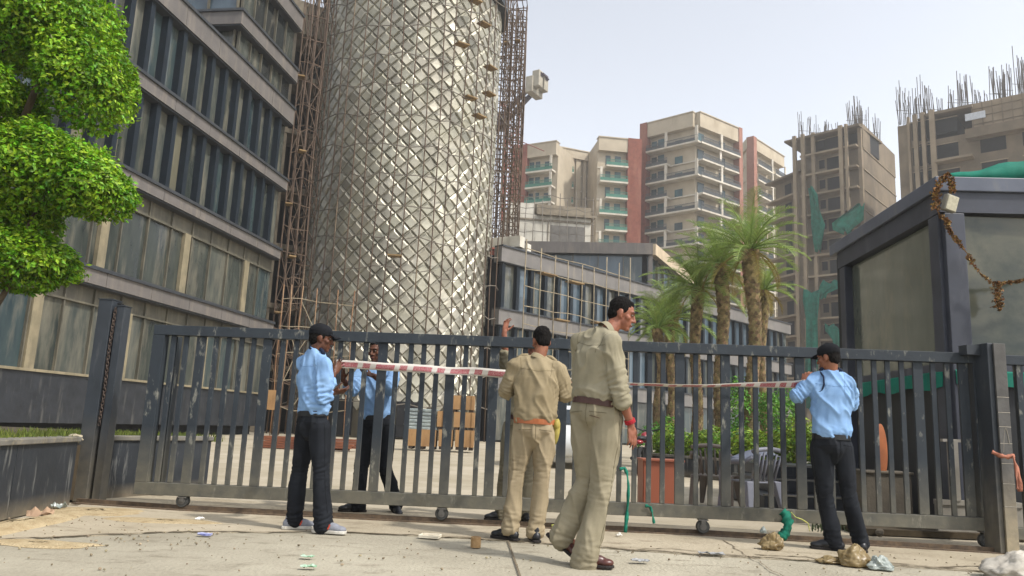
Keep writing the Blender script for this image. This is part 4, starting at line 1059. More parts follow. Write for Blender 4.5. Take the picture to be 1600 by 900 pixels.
for i in range(60):
    p = G(r.uniform(1350, 1520), r.uniform(812, 838)); 
    if p.y < 6.75: continue
    rock(mb, (p.x, p.y, .03), r.uniform(.02, .06), r)
tag(mb.build('rubble', m_rubble), 'broken rubble lying behind the gate below the cabin', 'rubble', kind='stuff')
mb = MB(); blades(mb, lambda r: (lambda p: (p.x, max(p.y, 6.95)))(G(r.uniform(1268, 1500), r.uniform(808, 832))), 700, .09, 6, .0, .006)
tag(mb.build('weeds', m_weed), 'dark weeds growing in the shade behind the gate below the cabin', 'weeds', kind='stuff')
m_jar = mat('orange_board', lin('9c5a30'), lin('7a4526'), scale=3, rough=.7)
p = U(1377, 705, 8.6); mb = MB(); Mj = Matrix.Rotation(.5, 3, 'Z'); mb.ell(p, (.10, .03, .30), Mj, 16, 12); tag(mb.build('leaning_board', m_jar, None, smooth=True, org=p), 'rounded orange brown board leaning in the shade behind the gate bars', 'board')
mb = MB(); mb.box(p-Vector((-.02, -.05, .45)), (.5, .3, .42)); mb.box(p-Vector((-.02, -.05, .225)), (.54, .34, .03)); tag(mb.build('concrete_block', mat('dull_block', lin('5d564a'), lin('4a443b'), scale=3, rough=.9, bump=.3), None, org=p-Vector((0,0,.6)), bevel=.01), 'dull concrete block supporting the leaning orange brown board', 'block')
p = U(1490, 735, 8.3); mb = MB(); mb.box(p, (.09, .06, .62)); mb.box(p+Vector((.05, .02, .31)), (.3, .05, .03)); mb.box(p+Vector((.22,.02,-.0)), (.06,.05,.62)); mb.box(p+Vector((.25, .02, -.33)), (.9, .08, .05)); mb.box(p+Vector((.25,.02,-.5)), (.9,.05,.3))
tag(mb.build('scrap_frame', mat('pale_scrap', lin('9a958a'), lin('7d786e'), scale=4, rough=.6), None, org=p), 'pale metal frame standing in the shade left of the stone tiled post', 'frame')
p = U(1527, 715, 8.0); mb = MB(); mb.tube([p+Vector((0,0,z)) for z in (-.42,-.40,0,.08,.1)], [.09,.10,.10,.09,.03], 14); tag(mb.build('drum', mat('blue_drum', lin('3b4767'), lin('565f75'), scale=5, rough=.5), None, smooth=True, org=p), 'dull blue plastic drum in the shade left of the stone tiled post', 'drum')
# ================================================================ sliding gate
m_gate = mat('gate_paint', lin('2b3238'), lin('242a30'), scale=3, rough=.6, spec=.35, dust=(.05, .8, lin('77715f'), .7), grime=(lin('74736a'), 13, .585, .68, (1,1,.4)), bump=.12, bscale=30)
gl = U(236, 640, 7.79); gr = U(1556, 690, 7.38)
fg = Fr((gl.x, gl.y), (gr.x, gr.y))
if fg.n.y > 0: fg.n = -fg.n
zTL = fg.at(246, 508)[1]; zTR = fg.at(1540, 553)[1]; zBL = fg.at(225, 775)[1]; zBR = fg.at(1540, 832)[1]
print('gate', fg.L, zTL, zTR, zBL, zBR)
uL = fg.at(228, 640)[0]; uR_ = fg.at(1549, 690)[0]
def zt_(u): return zTL+(zTR-zTL)*(u-uL)/(uR_-uL)
def zb_(u): return zBL+(zBR-zBL)*(u-uL)/(uR_-uL)
GT = thing('sliding_gate', 'long dark grey steel sliding gate with vertical bars across the driveway', 'gate', (gl.x, gl.y, 0))
def slope_bar(u0, u1, zf, h, n0, n1, name):
    mb = MB(); mb.hexa([fg.P(u0, zf(u0)-h, n0), fg.P(u1, zf(u1)-h, n0), fg.P(u1, zf(u1)-h, n1), fg.P(u0, zf(u0)-h, n1)], [fg.P(u0, zf(u0), n0), fg.P(u1, zf(u1), n0), fg.P(u1, zf(u1), n1), fg.P(u0, zf(u0), n1)])
    return mb.build(name, m_gate, GT, bevel=.004)
slope_bar(uL-.0, uR_+.0, zt_, .10, -.06, .045, 'top_rail')
slope_bar(uL, uR_, lambda u: zb_(u)+.135, .118, -.06, .045, 'bottom_rail')
bars = []
for x, wd in ((268,0),(288,0),(312,1),(335,0),(355,0),(375,0),(394,0),(416,1),(440,0),(461,0),(484,0),(508,1),(530,0),(550,0),(570,0),(597,1),(619,0),(641,0),(661,0),(682,0),(704,1),(727,0),(751,0),(772,1),(797,0),(820,0),(843,0),(880,1),(902,0),(925,0),(948,1),(970,0),
              (993,0),(1015,0),(1036,0),(1062,1),(1087,0),(1109,0),(1133,1),(1158,0),(1180,0),(1202,0),(1222,0),(1249,1),(1272,0),(1296,0),(1320,0),(1343,0),(1366,0),(1387,0),(1409,0),(1434,1),(1458,0),(1480,0),(1505,1),(1523,0)):
    u = fg.at(x, 560+(x-250)*.03)[0]; bars.append(u); w_ = .092 if wd else .048
    mb = MB(); fg.box(mb, u-w_/2, u+w_/2, zb_(u)+.136, zt_(u)-.101, -.018, .010 if not wd else .014)
    mb.build('bar', m_gate, GT, bevel=.004)
for (ua, ub) in ((uL, uL+.12), (uR_-.15, uR_)):
    mb = MB(); fg.box(mb, ua, ub, zb_(ua)+.136, zt_(ua)-.101, -.06, .044); mb.build('stile', m_gate, GT, bevel=.004)
mb = MB(); fg.box(mb, uL+.14, uL+.19, zb_(uL)+.13, zt_(uL)-.1, -.2, -.1); mb.build('guide_bar', m_gate, GT)
m_tyre = mat('caster_rubber', lin('3a3a38'), lin('4a4944'), scale=8, rough=.8); m_steel = mat('caster_steel', lin('6c6a66'), lin('57534c'), scale=8, rough=.5, metal=.4)
for x, y in ((285, 790), (690, 806), (1098, 825), (1540, 852)):
    u = fg.at(x, y)[0]; zr_ = .062; zc_ = .026+zr_+.0
    mb = MB(); 
    c0_, c1_ = fg.P(u, zc_, -.035), fg.P(u, zc_, .03)
    mb.tube([c0_, c0_.lerp(c1_, .15), c0_.lerp(c1_, .85), c1_], [zr_*.9, zr_, zr_, zr_*.9], 20); wh = mb.build('wheel', m_tyre, GT, smooth=False)
    mb = MB(); mb.tube([fg.P(u, zc_, -.04), fg.P(u, zc_, .036)], .032, 14); mb.build('hub', m_steel, wh)
    mb = MB(); zq = zb_(u)+.012
    fg.box(mb, u-.02, u+.02, zc_-.005, zq, .037, .043); fg.box(mb, u-.02, u+.02, zc_-.005, zq, -.048, -.042); fg.box(mb, u-.045, u+.045, zq-.012, zq, -.05, .045)
    if zq > zc_+.075: fg.box(mb, u-.02, u+.02, zc_+.064, zq, -.042, .037)
    mb.build('fork', m_steel, GT)

# left guide posts with a chain
m_post = mat('post_paint', lin('30353b'), lin('262b30'), scale=3, rough=.55, dust=(0, .9, lin('857b66'), .5), grime=(lin('5b5c5a'), 7, .55, .8, (1,1,.2)))
pb0 = G(131, 785); LP = thing('gate_post', 'thick dark steel gate post pair with a chain slot left of the gate', 'gate post', (pb0.x, pb0.y, 0))
zt1_ = Zat(pb0.x, pb0.y, 468)
for dx, w_, dp, dh_ in ((-.07, .15, .18, 0), (.085, .085, .13, -.06)):
    mb = MB(); mb.box((pb0.x+dx, pb0.y+.12, (zt1_+dh_)/2), (w_, dp, zt1_+dh_), -.06); mb.build('upright', m_post, LP, bevel=.006)
    mb = MB(); mb.box((pb0.x+dx, pb0.y+.12, zt1_+dh_+.006), (w_+.012, dp+.012, .01), -.06); mb.build('cap_plate', m_post, LP)
mb = MB(); mb.box((pb0.x+.022, pb0.y+.14, zt1_/2), (.06, .05, zt1_-.04), -.06); mb.build('slot_back', m_dark, LP)
m_chain = mat('chain_rust', lin('5f5148'), lin('433a35'), scale=20, rough=.7, metal=.5)
mb = MB(); z = zt1_-.1; k = 0
while z > .78:
    c = Vector((pb0.x+.026+.005*math.sin(z*7), pb0.y+.045, z)); ax = Vector((1, .1, 0)) if k % 2 else Vector((.1, 1, 0)); ax.normalize()
    mb.tube([c+ax*.013*math.cos(t)+Vector((0,0,.024*math.sin(t))) for t in np.linspace(0, 2*PI, 11)], .0048, 5, caps=False); z -= .034; k += 1
tag(mb.build('chain', m_chain, None, org=(pb0.x+.05, pb0.y+.05, 1.2)), 'rusty steel chain dangling in the slot of the thick gate post', 'chain')
# right post, tiled with stone on its face
m_tile = mat('post_tile', lin('54524f'), lin('454340'), scale=6, rough=.7, dust=(0, .75, lin('9a8d72'), .9), grime=(lin('6e6a62'), 9, .55, .8, (1,1,.4)), bump=.15)
pr0 = G(1574, 868); RP = thing('gate_post', 'square gate post faced with cracked grey stone tiles at right of the gate', 'gate post', (pr0.x, pr0.y, 0))
zt2_ = Zat(pr0.x, pr0.y, 535)
mb = MB(); mb.box((pr0.x+.05, pr0.y+.16, zt2_/2), (.17, .22, zt2_), .06); mb.build('upright', m_post, RP, bevel=.006)
zz_ = [0, .42, .62, .8, .98, 1.13, 1.26, 1.4, zt2_]
for a_, b_ in zip(zz_, zz_[1:]):
    mb = MB(); mb.box((pr0.x+.075, pr0.y+.035, (a_+b_)/2), (.115, .02, b_-a_-.006), .06); mb.build('tile', m_tile, RP, bevel=.003)
mb = MB(); mb.box((pr0.x-.10, pr0.y+.2, zt2_-.06), (.14, .12, .09), .06); mb.build('guide_bracket', m_post, RP)
mb = MB()
for a_ in zz_[1:-1]: mb.box((pr0.x+.075, pr0.y+.0245, a_), (.115, .003, .006), .06)
mb.tube([Vector((pr0.x+.045+.03*t, pr0.y+.0235, .9+.22*math.sin(t*1.4))) for t in np.linspace(0, 2, 9)], .003, 4)
mb.build('mortar_line', mat('mortar', lin('9c968a'), lin('857f73'), rough=.9), RP)
# fence bay to the right of it
fq = Fr((pr0.x+.12, pr0.y+.22), (pr0.x+3.2, pr0.y+.0))
if fq.n.y > 0: fq.n = -fq.n
zq_ = Zat(pr0.x+.2, pr0.y+.2, 555)
FN = thing('steel_fence', 'dark steel bar fence bay carrying on right of the stone tiled gate post', 'fence', (pr0.x+.15, pr0.y+.2, 0))
mb = MB(); fq.box(mb, 0, 3, zq_-.09, zq_, -.05, .04); mb.build('top_rail', m_gate, FN, bevel=.004)
mb = MB(); fq.box(mb, 0, 3, .12, .22, -.05, .04); mb.build('bottom_rail', m_gate, FN, bevel=.004)
for i in range(18):
    mb = MB(); u = .07+i*.165; fq.box(mb, u-.03, u+.03, .22, zq_-.09, -.04, .02); mb.build('bar', m_gate, FN)
# ribbons and cloth tied on
def strip_cloth(name, label, cat, pts, w_, m, seed=0, th=.004, twist=2.0, group=None):
    mb = MB(); rows_ = []; n = len(pts)
    fine = []
    for a_, b_ in zip(pts, pts[1:]):
        for i in range(5): fine.append(a_.lerp(b_, i/5))
    fine.append(pts[-1])
    for i, p in enumerate(fine):
        d = (fine[min(i+1, len(fine)-1)]-fine[max(i-1, 0)]).normalized()
        s = d.cross(Vector((0, 1, 0))); s = s.normalized() if s.length > .1 else Vector((1,0,0)); nn = s.cross(d)
        a_ = twist*noise.noise((i*.13+seed, seed, 0)); s2 = s*math.cos(a_)+nn*math.sin(a_); n2 = s2.cross(d)
        ww = w_*(.7+.5*noise.noise((i*.3, seed, 4)))
        rows_.append([p-s2*ww/2, p-n2*(th+ww*.12*noise.noise((i*.4, seed, 9))), p+s2*ww/2, p+n2*th])
    mb.rings(rows_); o = mb.build(name, m, None, smooth=True, org=pts[0]); return tag(o, label, cat, group)
m_rib = mat('dirty_white_cloth', lin('b0a48c'), lin('8d8570'), scale=20, rough=.9); m_pink = mat('faded_red_cloth', lin('a9705a'), lin('8c5a48'), scale=20, rough=.9)
m_grn = mat('green_cloth', lin('0f7a62'), lin('0b5c4b'), scale=16, rough=.85, bump=.4); m_yel = mat('yellow_tape', lin('c9c06a'), lin('8fa548'), scale=16, rough=.6)
yl = pb0.y-.02
strip_cloth('ribbon', 'dirty white ribbon knotted round the thick gate post and hanging down', 'ribbon', [U(x, y, yl-.03) for x, y in ((128, 684), (118, 679), (108, 682), (113, 688), (112, 700), (110, 720), (111, 740), (107, 755))], .05, m_rib, 1)
strip_cloth('ribbon', 'short grey green ribbon end sticking out from the thick gate post', 'ribbon', [U(x, y, yl-.05) for x, y in ((112, 682), (122, 681), (130, 688))], .03, m_rib, 5)
yr = pr0.y-.03
strip_cloth('cloth_band', 'faded red cloth band tied around the stone tiled gate post', 'cloth', [U(x, y, yr-.06) for x, y in ((1550, 706), (1562, 712), (1574, 714), (1583, 712), (1586, 722), (1591, 740), (1594, 768))], .06, m_pink, 2)
strip_cloth('cloth_band', 'frayed red cloth tail hanging beside the knot on stone tiled gate post', 'cloth', [U(x, y, yr-.07) for x, y in ((1583, 712), (1587, 730), (1589, 752), (1590, 764))], .03, m_pink, 7)
yg_ = lambda x: fg.P(fg.at(x, 760)[0], 0, .06).y
strip_cloth('green_ribbon', 'green cloth ribbon tied to a gate bar right of the walking man', 'ribbon', [U(x, y, yg_(975)) for x, y in ((968, 733), (976, 731), (980, 740), (982, 760), (981, 785), (979, 810), (977, 832))], .045, m_grn, 3)
strip_cloth('green_ribbon', 'short green rag knotted on the bottom rail above the caster wheel', 'ribbon', [U(x, y, yg_(1018)) for x, y in ((1008, 790), (1016, 792), (1019, 800), (1021, 812), (1022, 818))], .04, m_grn, 4)
strip_cloth('green_rag', 'big dark green rag hanging from the gate by the rightmost guard', 'rag', [U(x, y, yg_(1227)-.02) for x, y in ((1222, 799), (1229, 806), (1231, 818), (1230, 828), (1224, 836), (1217, 841))], .13, m_grn, 6, th=.007, twist=1.6)
strip_cloth('yellow_string', 'yellow cord trailing from the big green rag on the gate', 'cord', [U(x, y, yg_(1240)-.06) for x, y in ((1236, 800), (1243, 808), (1254, 812), (1263, 818), (1265, 830))], .014, m_yel, 8)
strip_cloth('yellow_tape', 'yellow green plastic tape hanging behind the leg of the walking man', 'tape', [U(x, y, yg_(908)) for x, y in ((921, 722), (914, 738), (906, 762), (898, 785), (885, 808), (872, 820), (862, 822))], .045, m_yel, 9)

# ---------------------------------------------------------------- barrier tape
def tape_mat():
    m = bpy.data.materials.new('barrier_tape'); m.use_nodes = True; n = m.node_tree.nodes; l = m.node_tree.links; b = n['Principled BSDF']
    uv = n.new('ShaderNodeUVMap'); sx = n.new('ShaderNodeSeparateXYZ'); l.new(uv.outputs[0], sx.inputs[0])
    def mth(op, a_, b_=None, clamp=False):
        x = n.new('ShaderNodeMath'); x.operation = op; x.use_clamp = clamp
        for s, v in ((0, a_), (1, b_)):
            if v is None: continue
            if isinstance(v, (int, float)): x.inputs[s].default_value = v
            else: l.new(v, x.inputs[s])
        return x.outputs[0]
    u = mth('ADD', sx.outputs[0], mth('MULTIPLY', sx.outputs[1], -.02)); v = sx.outputs[1]
    f = mth('FRACT', mth('MULTIPLY', u, 1/.37))
    long_ = mth('MULTIPLY', mth('GREATER_THAN', f, .06), mth('LESS_THAN', f, .56)); short_ = mth('MULTIPLY', mth('GREATER_THAN', f, .70), mth('LESS_THAN', f, .90))
    inv = mth('MULTIPLY', mth('GREATER_THAN', v, .14), mth('LESS_THAN', v, .76))
    nz = n.new('ShaderNodeTexNoise'); nz.inputs['Scale'].default_value = 75; l.new(uv.outputs[0], nz.inputs['Vector'])
    wr = mth('GREATER_THAN', nz.outputs[0], .43)
    blk = mth('MULTIPLY', mth('MULTIPLY', mth('ADD', long_, short_, True), inv), wr)
    mx = n.new('ShaderNodeMix'); mx.data_type = 'RGBA'; l.new(blk, mx.inputs[0]); mx.inputs[6].default_value = (*lin('d8d2c8'), 1); mx.inputs[7].default_value = (*lin('b04a55'), 1)
    l.new(mx.outputs[2], b.inputs['Base Color']); b.inputs['Roughness'].default_value = .35
    tr = n.new('ShaderNodeBsdfTranslucent'); ms = n.new('ShaderNodeMixShader'); ms.inputs[0].default_value = .25; l.new(mx.outputs[2], tr.inputs[0])
    l.new(b.outputs[0], ms.inputs[1]); l.new(tr.outputs[0], ms.inputs[2]); l.new(ms.outputs[0], n['Material Output'].inputs[0]); return m
def tape(label, ctrl):
    """ctrl: (px, py, Y, width in m, twist)"""
    fine = []
    for a_, b_ in zip(ctrl, ctrl[1:]):
        pa_, pb_ = U(*a_[:3]), U(*b_[:3]); n = max(2, int((pb_-pa_).length/.02))
        for i in range(n):
            t = i/n; fine.append((pa_.lerp(pb_, t), a_[3]*(1-t)+b_[3]*t, a_[4]*(1-t)+b_[4]*t))
    fine.append((U(*ctrl[-1][:3]), ctrl[-1][3], ctrl[-1][4]))
    vs, uvs, fs = [], [], []; s = 0
    for i, (p, w_, tw) in enumerate(fine):
        if i: s += (p-fine[i-1][0]).length
        wob = .10*noise.noise((s*3, 1, 2)); a_ = tw+wob
        d = Vector((0, -math.sin(a_), math.cos(a_))); p = p+Vector((0, .006*noise.noise((s*5, 4, 4)), .004*noise.noise((s*4, 8, 1))))
        for j in range(4):
            v = j/3; q = p+d*w_*(v-.5)+Vector((0, .008*math.sin(v*PI+s*5), 0)); vs.append(tuple(q)); uvs.append((s, v))
    for i in range(len(fine)-1):
        for j in range(3): k = i*4+j; fs.append((k, k+4, k+5, k+1))
    o0 = fine[0][0]; me = bpy.data.meshes.new('barrier_tape'); me.from_pydata([tuple(Vector(v)-o0) for v in vs], [], fs)
    ul = me.uv_layers.new(name='UVMap')
    for lp in me.loops: ul.data[lp.index].uv = uvs[lp.vertex_index]
    me.polygons.foreach_set('use_smooth', [True]*len(me.polygons))
    o = link('barrier_tape', me, MT, None, o0); sdm = o.modifiers.new('thick', 'SOLIDIFY'); sdm.thickness = .0008
    return tag(o, label, 'barrier tape')
MT = tape_mat()
yt = lambda x, n_=.075: fg.P(fg.at(x, 580)[0], 0, n_).y
tape('red and white barrier tape stretched across the gate at chest height', [(525, 568, yt(527), .078, 0), (560, 570, yt(560), .078, .1), (600, 573, yt(600), .076, 0), (640, 575, yt(640), .082, .15), (700, 579, yt(700), .074, 0), (745, 581, yt(745), .08, .1), (792, 584, yt(792), .08, 0),
     (830, 590, 6.97, .07, .2), (880, 594, 6.95, .06, .5), (930, 598, yt(930, .06), .055, .8), (990, 600, yt(990, .06), .045, 1.0), (1040, 602.5, yt(1040, .06), .05, 1.05), (1090, 603, yt(1090, .06), .05, 1.05), (1140, 602, yt(1140, .06), .055, .95), (1190, 601, yt(1190), .06, .6), (1240, 601, 7.08, .07, .2), (1257, 598, 7.11, .06, .2)])

# ================================================================ things in the yard
m_table = mat('laminate_brown', lin('8c4f38'), lin('7b4330'), scale=2, rough=.5, stretch=(1,1,.2)); m_tdk = mat('table_dark', lin('3a2d28'))
p = G(1036, 797); TB = thing('side_table', 'small reddish brown laminate cabinet standing behind the gate', 'cabinet', p)
wT, hT = .50, .60
mb = MB(); mb.box(p+Vector((0, .01, hT/2)), (wT-.02, .016, hT-.03)); mb.build('front_panel', m_table, TB)
for s in (-1, 1):
    mb = MB(); mb.box(p+Vector((s*(wT/2-.01), .22, hT/2)), (.02, .40, hT-.02)); mb.build('side_panel', m_table, TB)
mb = MB(); mb.box(p+Vector((0, .2, hT)), (wT+.03, .46, .025)); mb.build('top', m_table, TB, bevel=.004)
mb = MB(); mb.box(p+Vector((0, .3, hT*.5)), (wT-.04, .3, .02)); mb.build('shelf', m_tdk, TB)
m_plas = mat('chair_plastic', lin('6f717b'), lin('5f616b'), scale=3, rough=.45, spec=.4, grime=(lin('86806f'), 4, .55, .8, (1,1,1))); m_plas2 = mat('chair_plastic_brown', lin('6b625a'), lin('59514a'), scale=3, rough=.5)
def chair(label, p, rz, m):
    T = thing('plastic_chair', label, 'plastic chair', p, 'plastic chairs behind the gate'); Mz = Matrix.Rotation(rz, 3, 'Z')
    W = lambda x, y, z: p+Mz @ Vector((x, y, z))
    sh = .42
    rows_ = []
    for y in np.linspace(-.22, .22, 7): rows_.append([W(x, y, sh-.02*math.cos(x*5)*math.cos(y*4)) for x in np.linspace(-.24, .24, 9)])
    mb = MB(); mb.rings(rows_, caps=False, closed=False); o = mb.build('seat', m, T, smooth=True); s = o.modifiers.new('t', 'SOLIDIFY'); s.thickness = .02
    mb = MB()                                                   # slatted back
    for i in range(7):
        x = -.18+i*.06; mb.tube([W(x, .21, sh), W(x*1.05, .26, sh+.16), W(x*1.08, .31, sh+.36-.02*abs(i-3))], .014, 6)
    mb.tube([W(x, .315+.03*(x*4)**2*-.2, sh+.38-.5*x*x) for x in np.linspace(-.25, .25, 9)], .028, 8)
    mb.build('backrest', m, T, smooth=True)
    for sx in (-1, 1):
        for sy in (-1, 1):
            mb = MB(); a_ = W(sx*.22, sy*.2, sh-.01); b_ = W(sx*.27, sy*.27, 0); mb.hexa([b_+Mz@Vector((-.025,-.025,0)), b_+Mz@Vector((.025,-.025,0)), b_+Mz@Vector((.025,.025,0)), b_+Mz@Vector((-.025,.025,0))],
                [a_+Mz@Vector((-.06,-.045,0)), a_+Mz@Vector((.06,-.045,0)), a_+Mz@Vector((.06,.045,0)), a_+Mz@Vector((-.06,.045,0))]); mb.build('leg', m, T, bevel=.01)
        mb = MB(); mb.tube([W(sx*.26, -.24, .2), W(sx*.275, -.23, .5), W(sx*.28, -.17, .61), W(sx*.285, 0, .635), W(sx*.275, .2, .64), W(sx*.25, .3, .7)], [.03,.03,.034,.036,.034,.026], 8); mb.build('armrest', m, T, smooth=True)
    return T
chair('grey plastic armchair with slatted back standing behind the gate near the hedge', G(1180, 806)+Vector((.0, .15, 0)), R(205), m_plas)
chair('brownish plastic armchair behind the gate, next to the grey one', G(1135, 796)+Vector((-.02, .42, 0)), R(150), m_plas2)
mb = MB(); pcx = G(1178, 806)+Vector((0, .15, 0)); rows_ = []
for y in np.linspace(-.2, .24, 9): rows_.append([pcx+Vector((x*.9+.06, y, .70+.05*math.sin(x*6+1)+.03*math.sin(y*9)+(.10*x))) for x in np.linspace(-.28, .28, 11)])
mb.rings(rows_, caps=False, closed=False); o = mb.build('cloth', mat('grey_cloth', lin('6d7280'), lin('565b68'), scale=9, rough=.9), None, smooth=True, org=pcx+Vector((0,0,.65))); s = o.modifiers.new('t', 'SOLIDIFY'); s.thickness = .015
tag(o, 'grey blue folded cloth resting on the arms of the grey plastic chair', 'cloth')

# white car behind the walking man
m_car = mat('car_white', lin('d5d7d6'), lin('cbcdcc'), scale=.6, rough=.25, spec=.5, coat=.5); m_cglass = mat('car_glass', lin('2a3034'), lin('343b40'), rough=.08); m_crub = mat('car_tyre', lin('1a1a1a'), rough=.8)
pc_ = G(880, 733); CAR = thing('parked_car', 'white hatchback car parked in the yard behind the walking man', 'car', (pc_.x, pc_.y+1.6, 0))
ang = R(82); Mz = Matrix.Rotation(ang, 3, 'Z'); co = Vector((pc_.x+.1, pc_.y+2.0, 0)); Wc = lambda x, y, z: co+Mz @ Vector((x, y, z))
prof = [(-1.85,.35),(-1.9,.62),(-1.82,.9),(-1.62,1.02),(-1.2,1.42),(-.7,1.5),(.2,1.48),(.75,1.05),(1.55,.92),(1.85,.7),(1.9,.4),(1.8,.28),(-1.75,.28)]
mb = MB(); rr_ = []
for y, k, dz in ((-.84,.94,-.0),(-.8,1,0),(-.6,1,.02),(0,1.01,.03),(.6,1,.02),(.8,1,0),(.84,.94,0)):
    rr_.append([Wc(x*k, y*(1-.18*max(0, (z-.95)/.55)), z+dz*(z > .8)) for x, z in prof])
mb.rings(rr_); mb.build('body', m_car, CAR, smooth=True)
for s in (-1, 1):
    mb = MB(); q = [(-1.15,1.02),(-.95,1.38),(.15,1.38),(.6,1.04)]; mb.hexa([Wc(x, s*.815*(1-.18*max(0, (z-.95)/.55)), z) for x, z in q], [Wc(x, s*.845*(1-.18*max(0, (z-.95)/.55)), z) for x, z in q]); mb.build('side_window', m_cglass, CAR)
mb = MB(); mb.hexa([Wc(-1.64,-.6,1.05), Wc(-1.64,.6,1.05), Wc(-1.27,.52,1.4), Wc(-1.27,-.52,1.4)], [Wc(-1.68,-.6,1.06), Wc(-1.68,.6,1.06), Wc(-1.31,.52,1.41), Wc(-1.31,-.52,1.41)]); mb.build('rear_window', m_cglass, CAR)
for x in (-1.2, 1.2):
    for s in (-1, 1):
        mb = MB(); mb.tube([Wc(x, s*.68, .3), Wc(x, s*.86, .3)], .3, 18); wl = mb.build('wheel', m_crub, CAR); mb = MB(); mb.tube([Wc(x, s*.85, .3), Wc(x, s*.875, .3)], .18, 12); mb.build('rim', m_steel, wl)
for s in (-1, 1):
    mb = MB(); mb.box(Wc(-1.86, s*.62, .85), (.06, .26, .2), ang); mb.build('tail_light', mat('tail_red', lin('8d1c1c'), rough=.3), CAR, bevel=.02)
# motorcycle
m_mred = mat('bike_red', lin('8a1f25'), lin('7a1a20'), rough=.3, coat=.4); m_mblk = mat('bike_black', lin('1c1d1f'), lin('2a2b2d'), rough=.5); m_chr = mat('bike_chrome', lin('b5b5b2'), lin('9a9a98'), rough=.25, metal=.8)
pm = G(1005, 742); MO = thing('motorcycle', 'red and black motorcycle parked in the yard right of the hand of the walking man', 'motorcycle', pm)
am = R(70); Mm = Matrix.Rotation(am, 3, 'Z'); W_ = lambda x, y, z: pm+Mm @ Vector((x, y, z))+Vector((.12, .5, 0))
for x in (-.62, .62):
    mb = MB(); mb.tube([W_(x+.27*math.cos(t), 0, .3+.27*math.sin(t)) for t in np.linspace(0, 2*PI, 25)], .055, 8, caps=False); wl = mb.build('wheel', m_crub, MO, smooth=True)
    mb = MB(); mb.tube([W_(x, -.05, .3), W_(x, .05, .3)], .09, 10)
    for t in np.linspace(0, PI, 5)[:-1]: mb.bar(W_(x+.25*math.cos(t), 0, .3+.25*math.sin(t)), W_(x-.25*math.cos(t), 0, .3-.25*math.sin(t)), .018)
    mb.build('rim', m_chr, wl)
mb = MB(); mb.ell(W_(.12, 0, .82), (.27, .13, .13), Mm); mb.build('fuel_tank', m_mred, MO, smooth=True)
mb = MB(); mb.ell(W_(-.38, 0, .80), (.36, .12, .06), Mm); mb.build('seat', m_mblk, MO, smooth=True)
mb = MB(); mb.box(W_(0, 0, .45), (.36, .22, .3), am); mb.tube([W_(-.2,.14,.3), W_(-.75,.16,.36)], .045, 8); mb.bar(W_(-.62,.08,.3), W_(-.1,.08,.45), .04); mb.bar(W_(-.1,0,.4), W_(.42,0,.9), .05); mb.build('engine', m_mblk, MO, bevel=.02)
mb = MB()
for s in (-.07, .07): mb.tube([W_(.62, s, .3), W_(.44, s, .95)], .022, 8)
mb.build('fork', m_chr, MO); mb = MB(); mb.tube([W_(.36, -.36, 1.04), W_(.43, -.12, .98), W_(.43, .12, .98), W_(.36, .36, 1.04)], .017, 7); mb.build('handlebar', m_mblk, MO)
mb = MB(); mb.ell(W_(.54, 0, .9), (.08, .1, .1), Mm); mb.build('headlight', m_chr, MO, smooth=True)
for s in (-1, 1):
    mb = MB(); mb.tube([W_(.38, s*.25, 1.04), W_(.36, s*.32, 1.16)], .008, 5); mb.ell(W_(.36, s*.34, 1.19), (.02, .07, .045), Mm); mb.build('mirror', m_mblk, MO, smooth=True)
mb = MB(); mb.ell(W_(-.72, 0, .72), (.16, .09, .05), Mm); mb.build('mudguard', m_mred, MO, smooth=True)

# crates, pallets and bundles by the tower
m_ply = mat('crate_ply', lin('a27f55'), lin('8d6c47'), scale=1.5, rough=.8, grime=(lin('6d5236'), 2, .56, .85, (1,1,.4))); m_plyd = mat('crate_skid_dark', lin('3a2c1f'))  # second tone is the dark brown of the crate skids
r = random.Random(77)
def crate(label, px0, px1, py0, py1, Y):
    a_ = U(px0, py1, Y); b_ = U(px1, py0, Y); w_ = b_.x-a_.x; h_ = b_.z-a_.z; c = Vector(((a_.x+b_.x)/2, Y+.45, a_.z))
    T = thing('crate', label, 'crate', c, 'plywood crates at the foot of the tower')
    mb = MB(); mb.box(c+Vector((0, 0, .1+(h_-.1)/2)), (w_-.04, .86, h_-.1)); mb.build('box', m_ply, T)
    for x in (-w_/2+.05, 0, w_/2-.05):
        mb = MB(); mb.box(c+Vector((x, -.45, .1+(h_-.1)/2)), (.09, .03, h_-.1)); mb.build('batten', m_ply, T)
    for x in (-w_/2+.1, 0, w_/2-.1):
        mb = MB(); mb.box(c+Vector((x, 0, .05)), (.14, .84, .1)); mb.build('skid', m_plyd, T)
Yc = 26.5
for lab, *q in (('plywood crate on the ground carrying the grey wrapped bundle', 636, 682, 672, 701), ('plywood crate on the ground, lowest of the middle stack', 684, 708, 672, 702), ('plywood crate on the ground, lowest of the stack beside the raised hand man', 710, 741, 673, 703),
                ('plywood crate in the middle layer left of the tallest crate stack', 682, 706, 643, 671), ('plywood crate in the middle of the tallest crate stack', 708, 742, 645, 672), ('plywood crate on top of the tallest crate stack', 704, 742, 619, 644)):
    crate(lab, *q, Yc)
m_wrap = mat('plastic_wrap', lin('8e9692'), lin('70797a'), scale=5, rough=.35, bump=.6, bscale=14, grime=(lin('b9bdb8'), 6, .55, .75, (1,1,3)))
p = U(660, 656, Yc+.4); mb = MB()
for k in range(6): mb.box((p.x+r.uniform(-.05,.05), p.y+r.uniform(-.04,.04), U(660, 670, Yc+.4).z+.02+k*.12), (1.1+r.uniform(-.1,.1), .7, .11), r.uniform(-.05,.05))
tag(mb.build('wrapped_bundle', m_wrap, None, bevel=.03, org=p), 'grey plastic wrapped bundle stacked on a plywood crate', 'bundle')
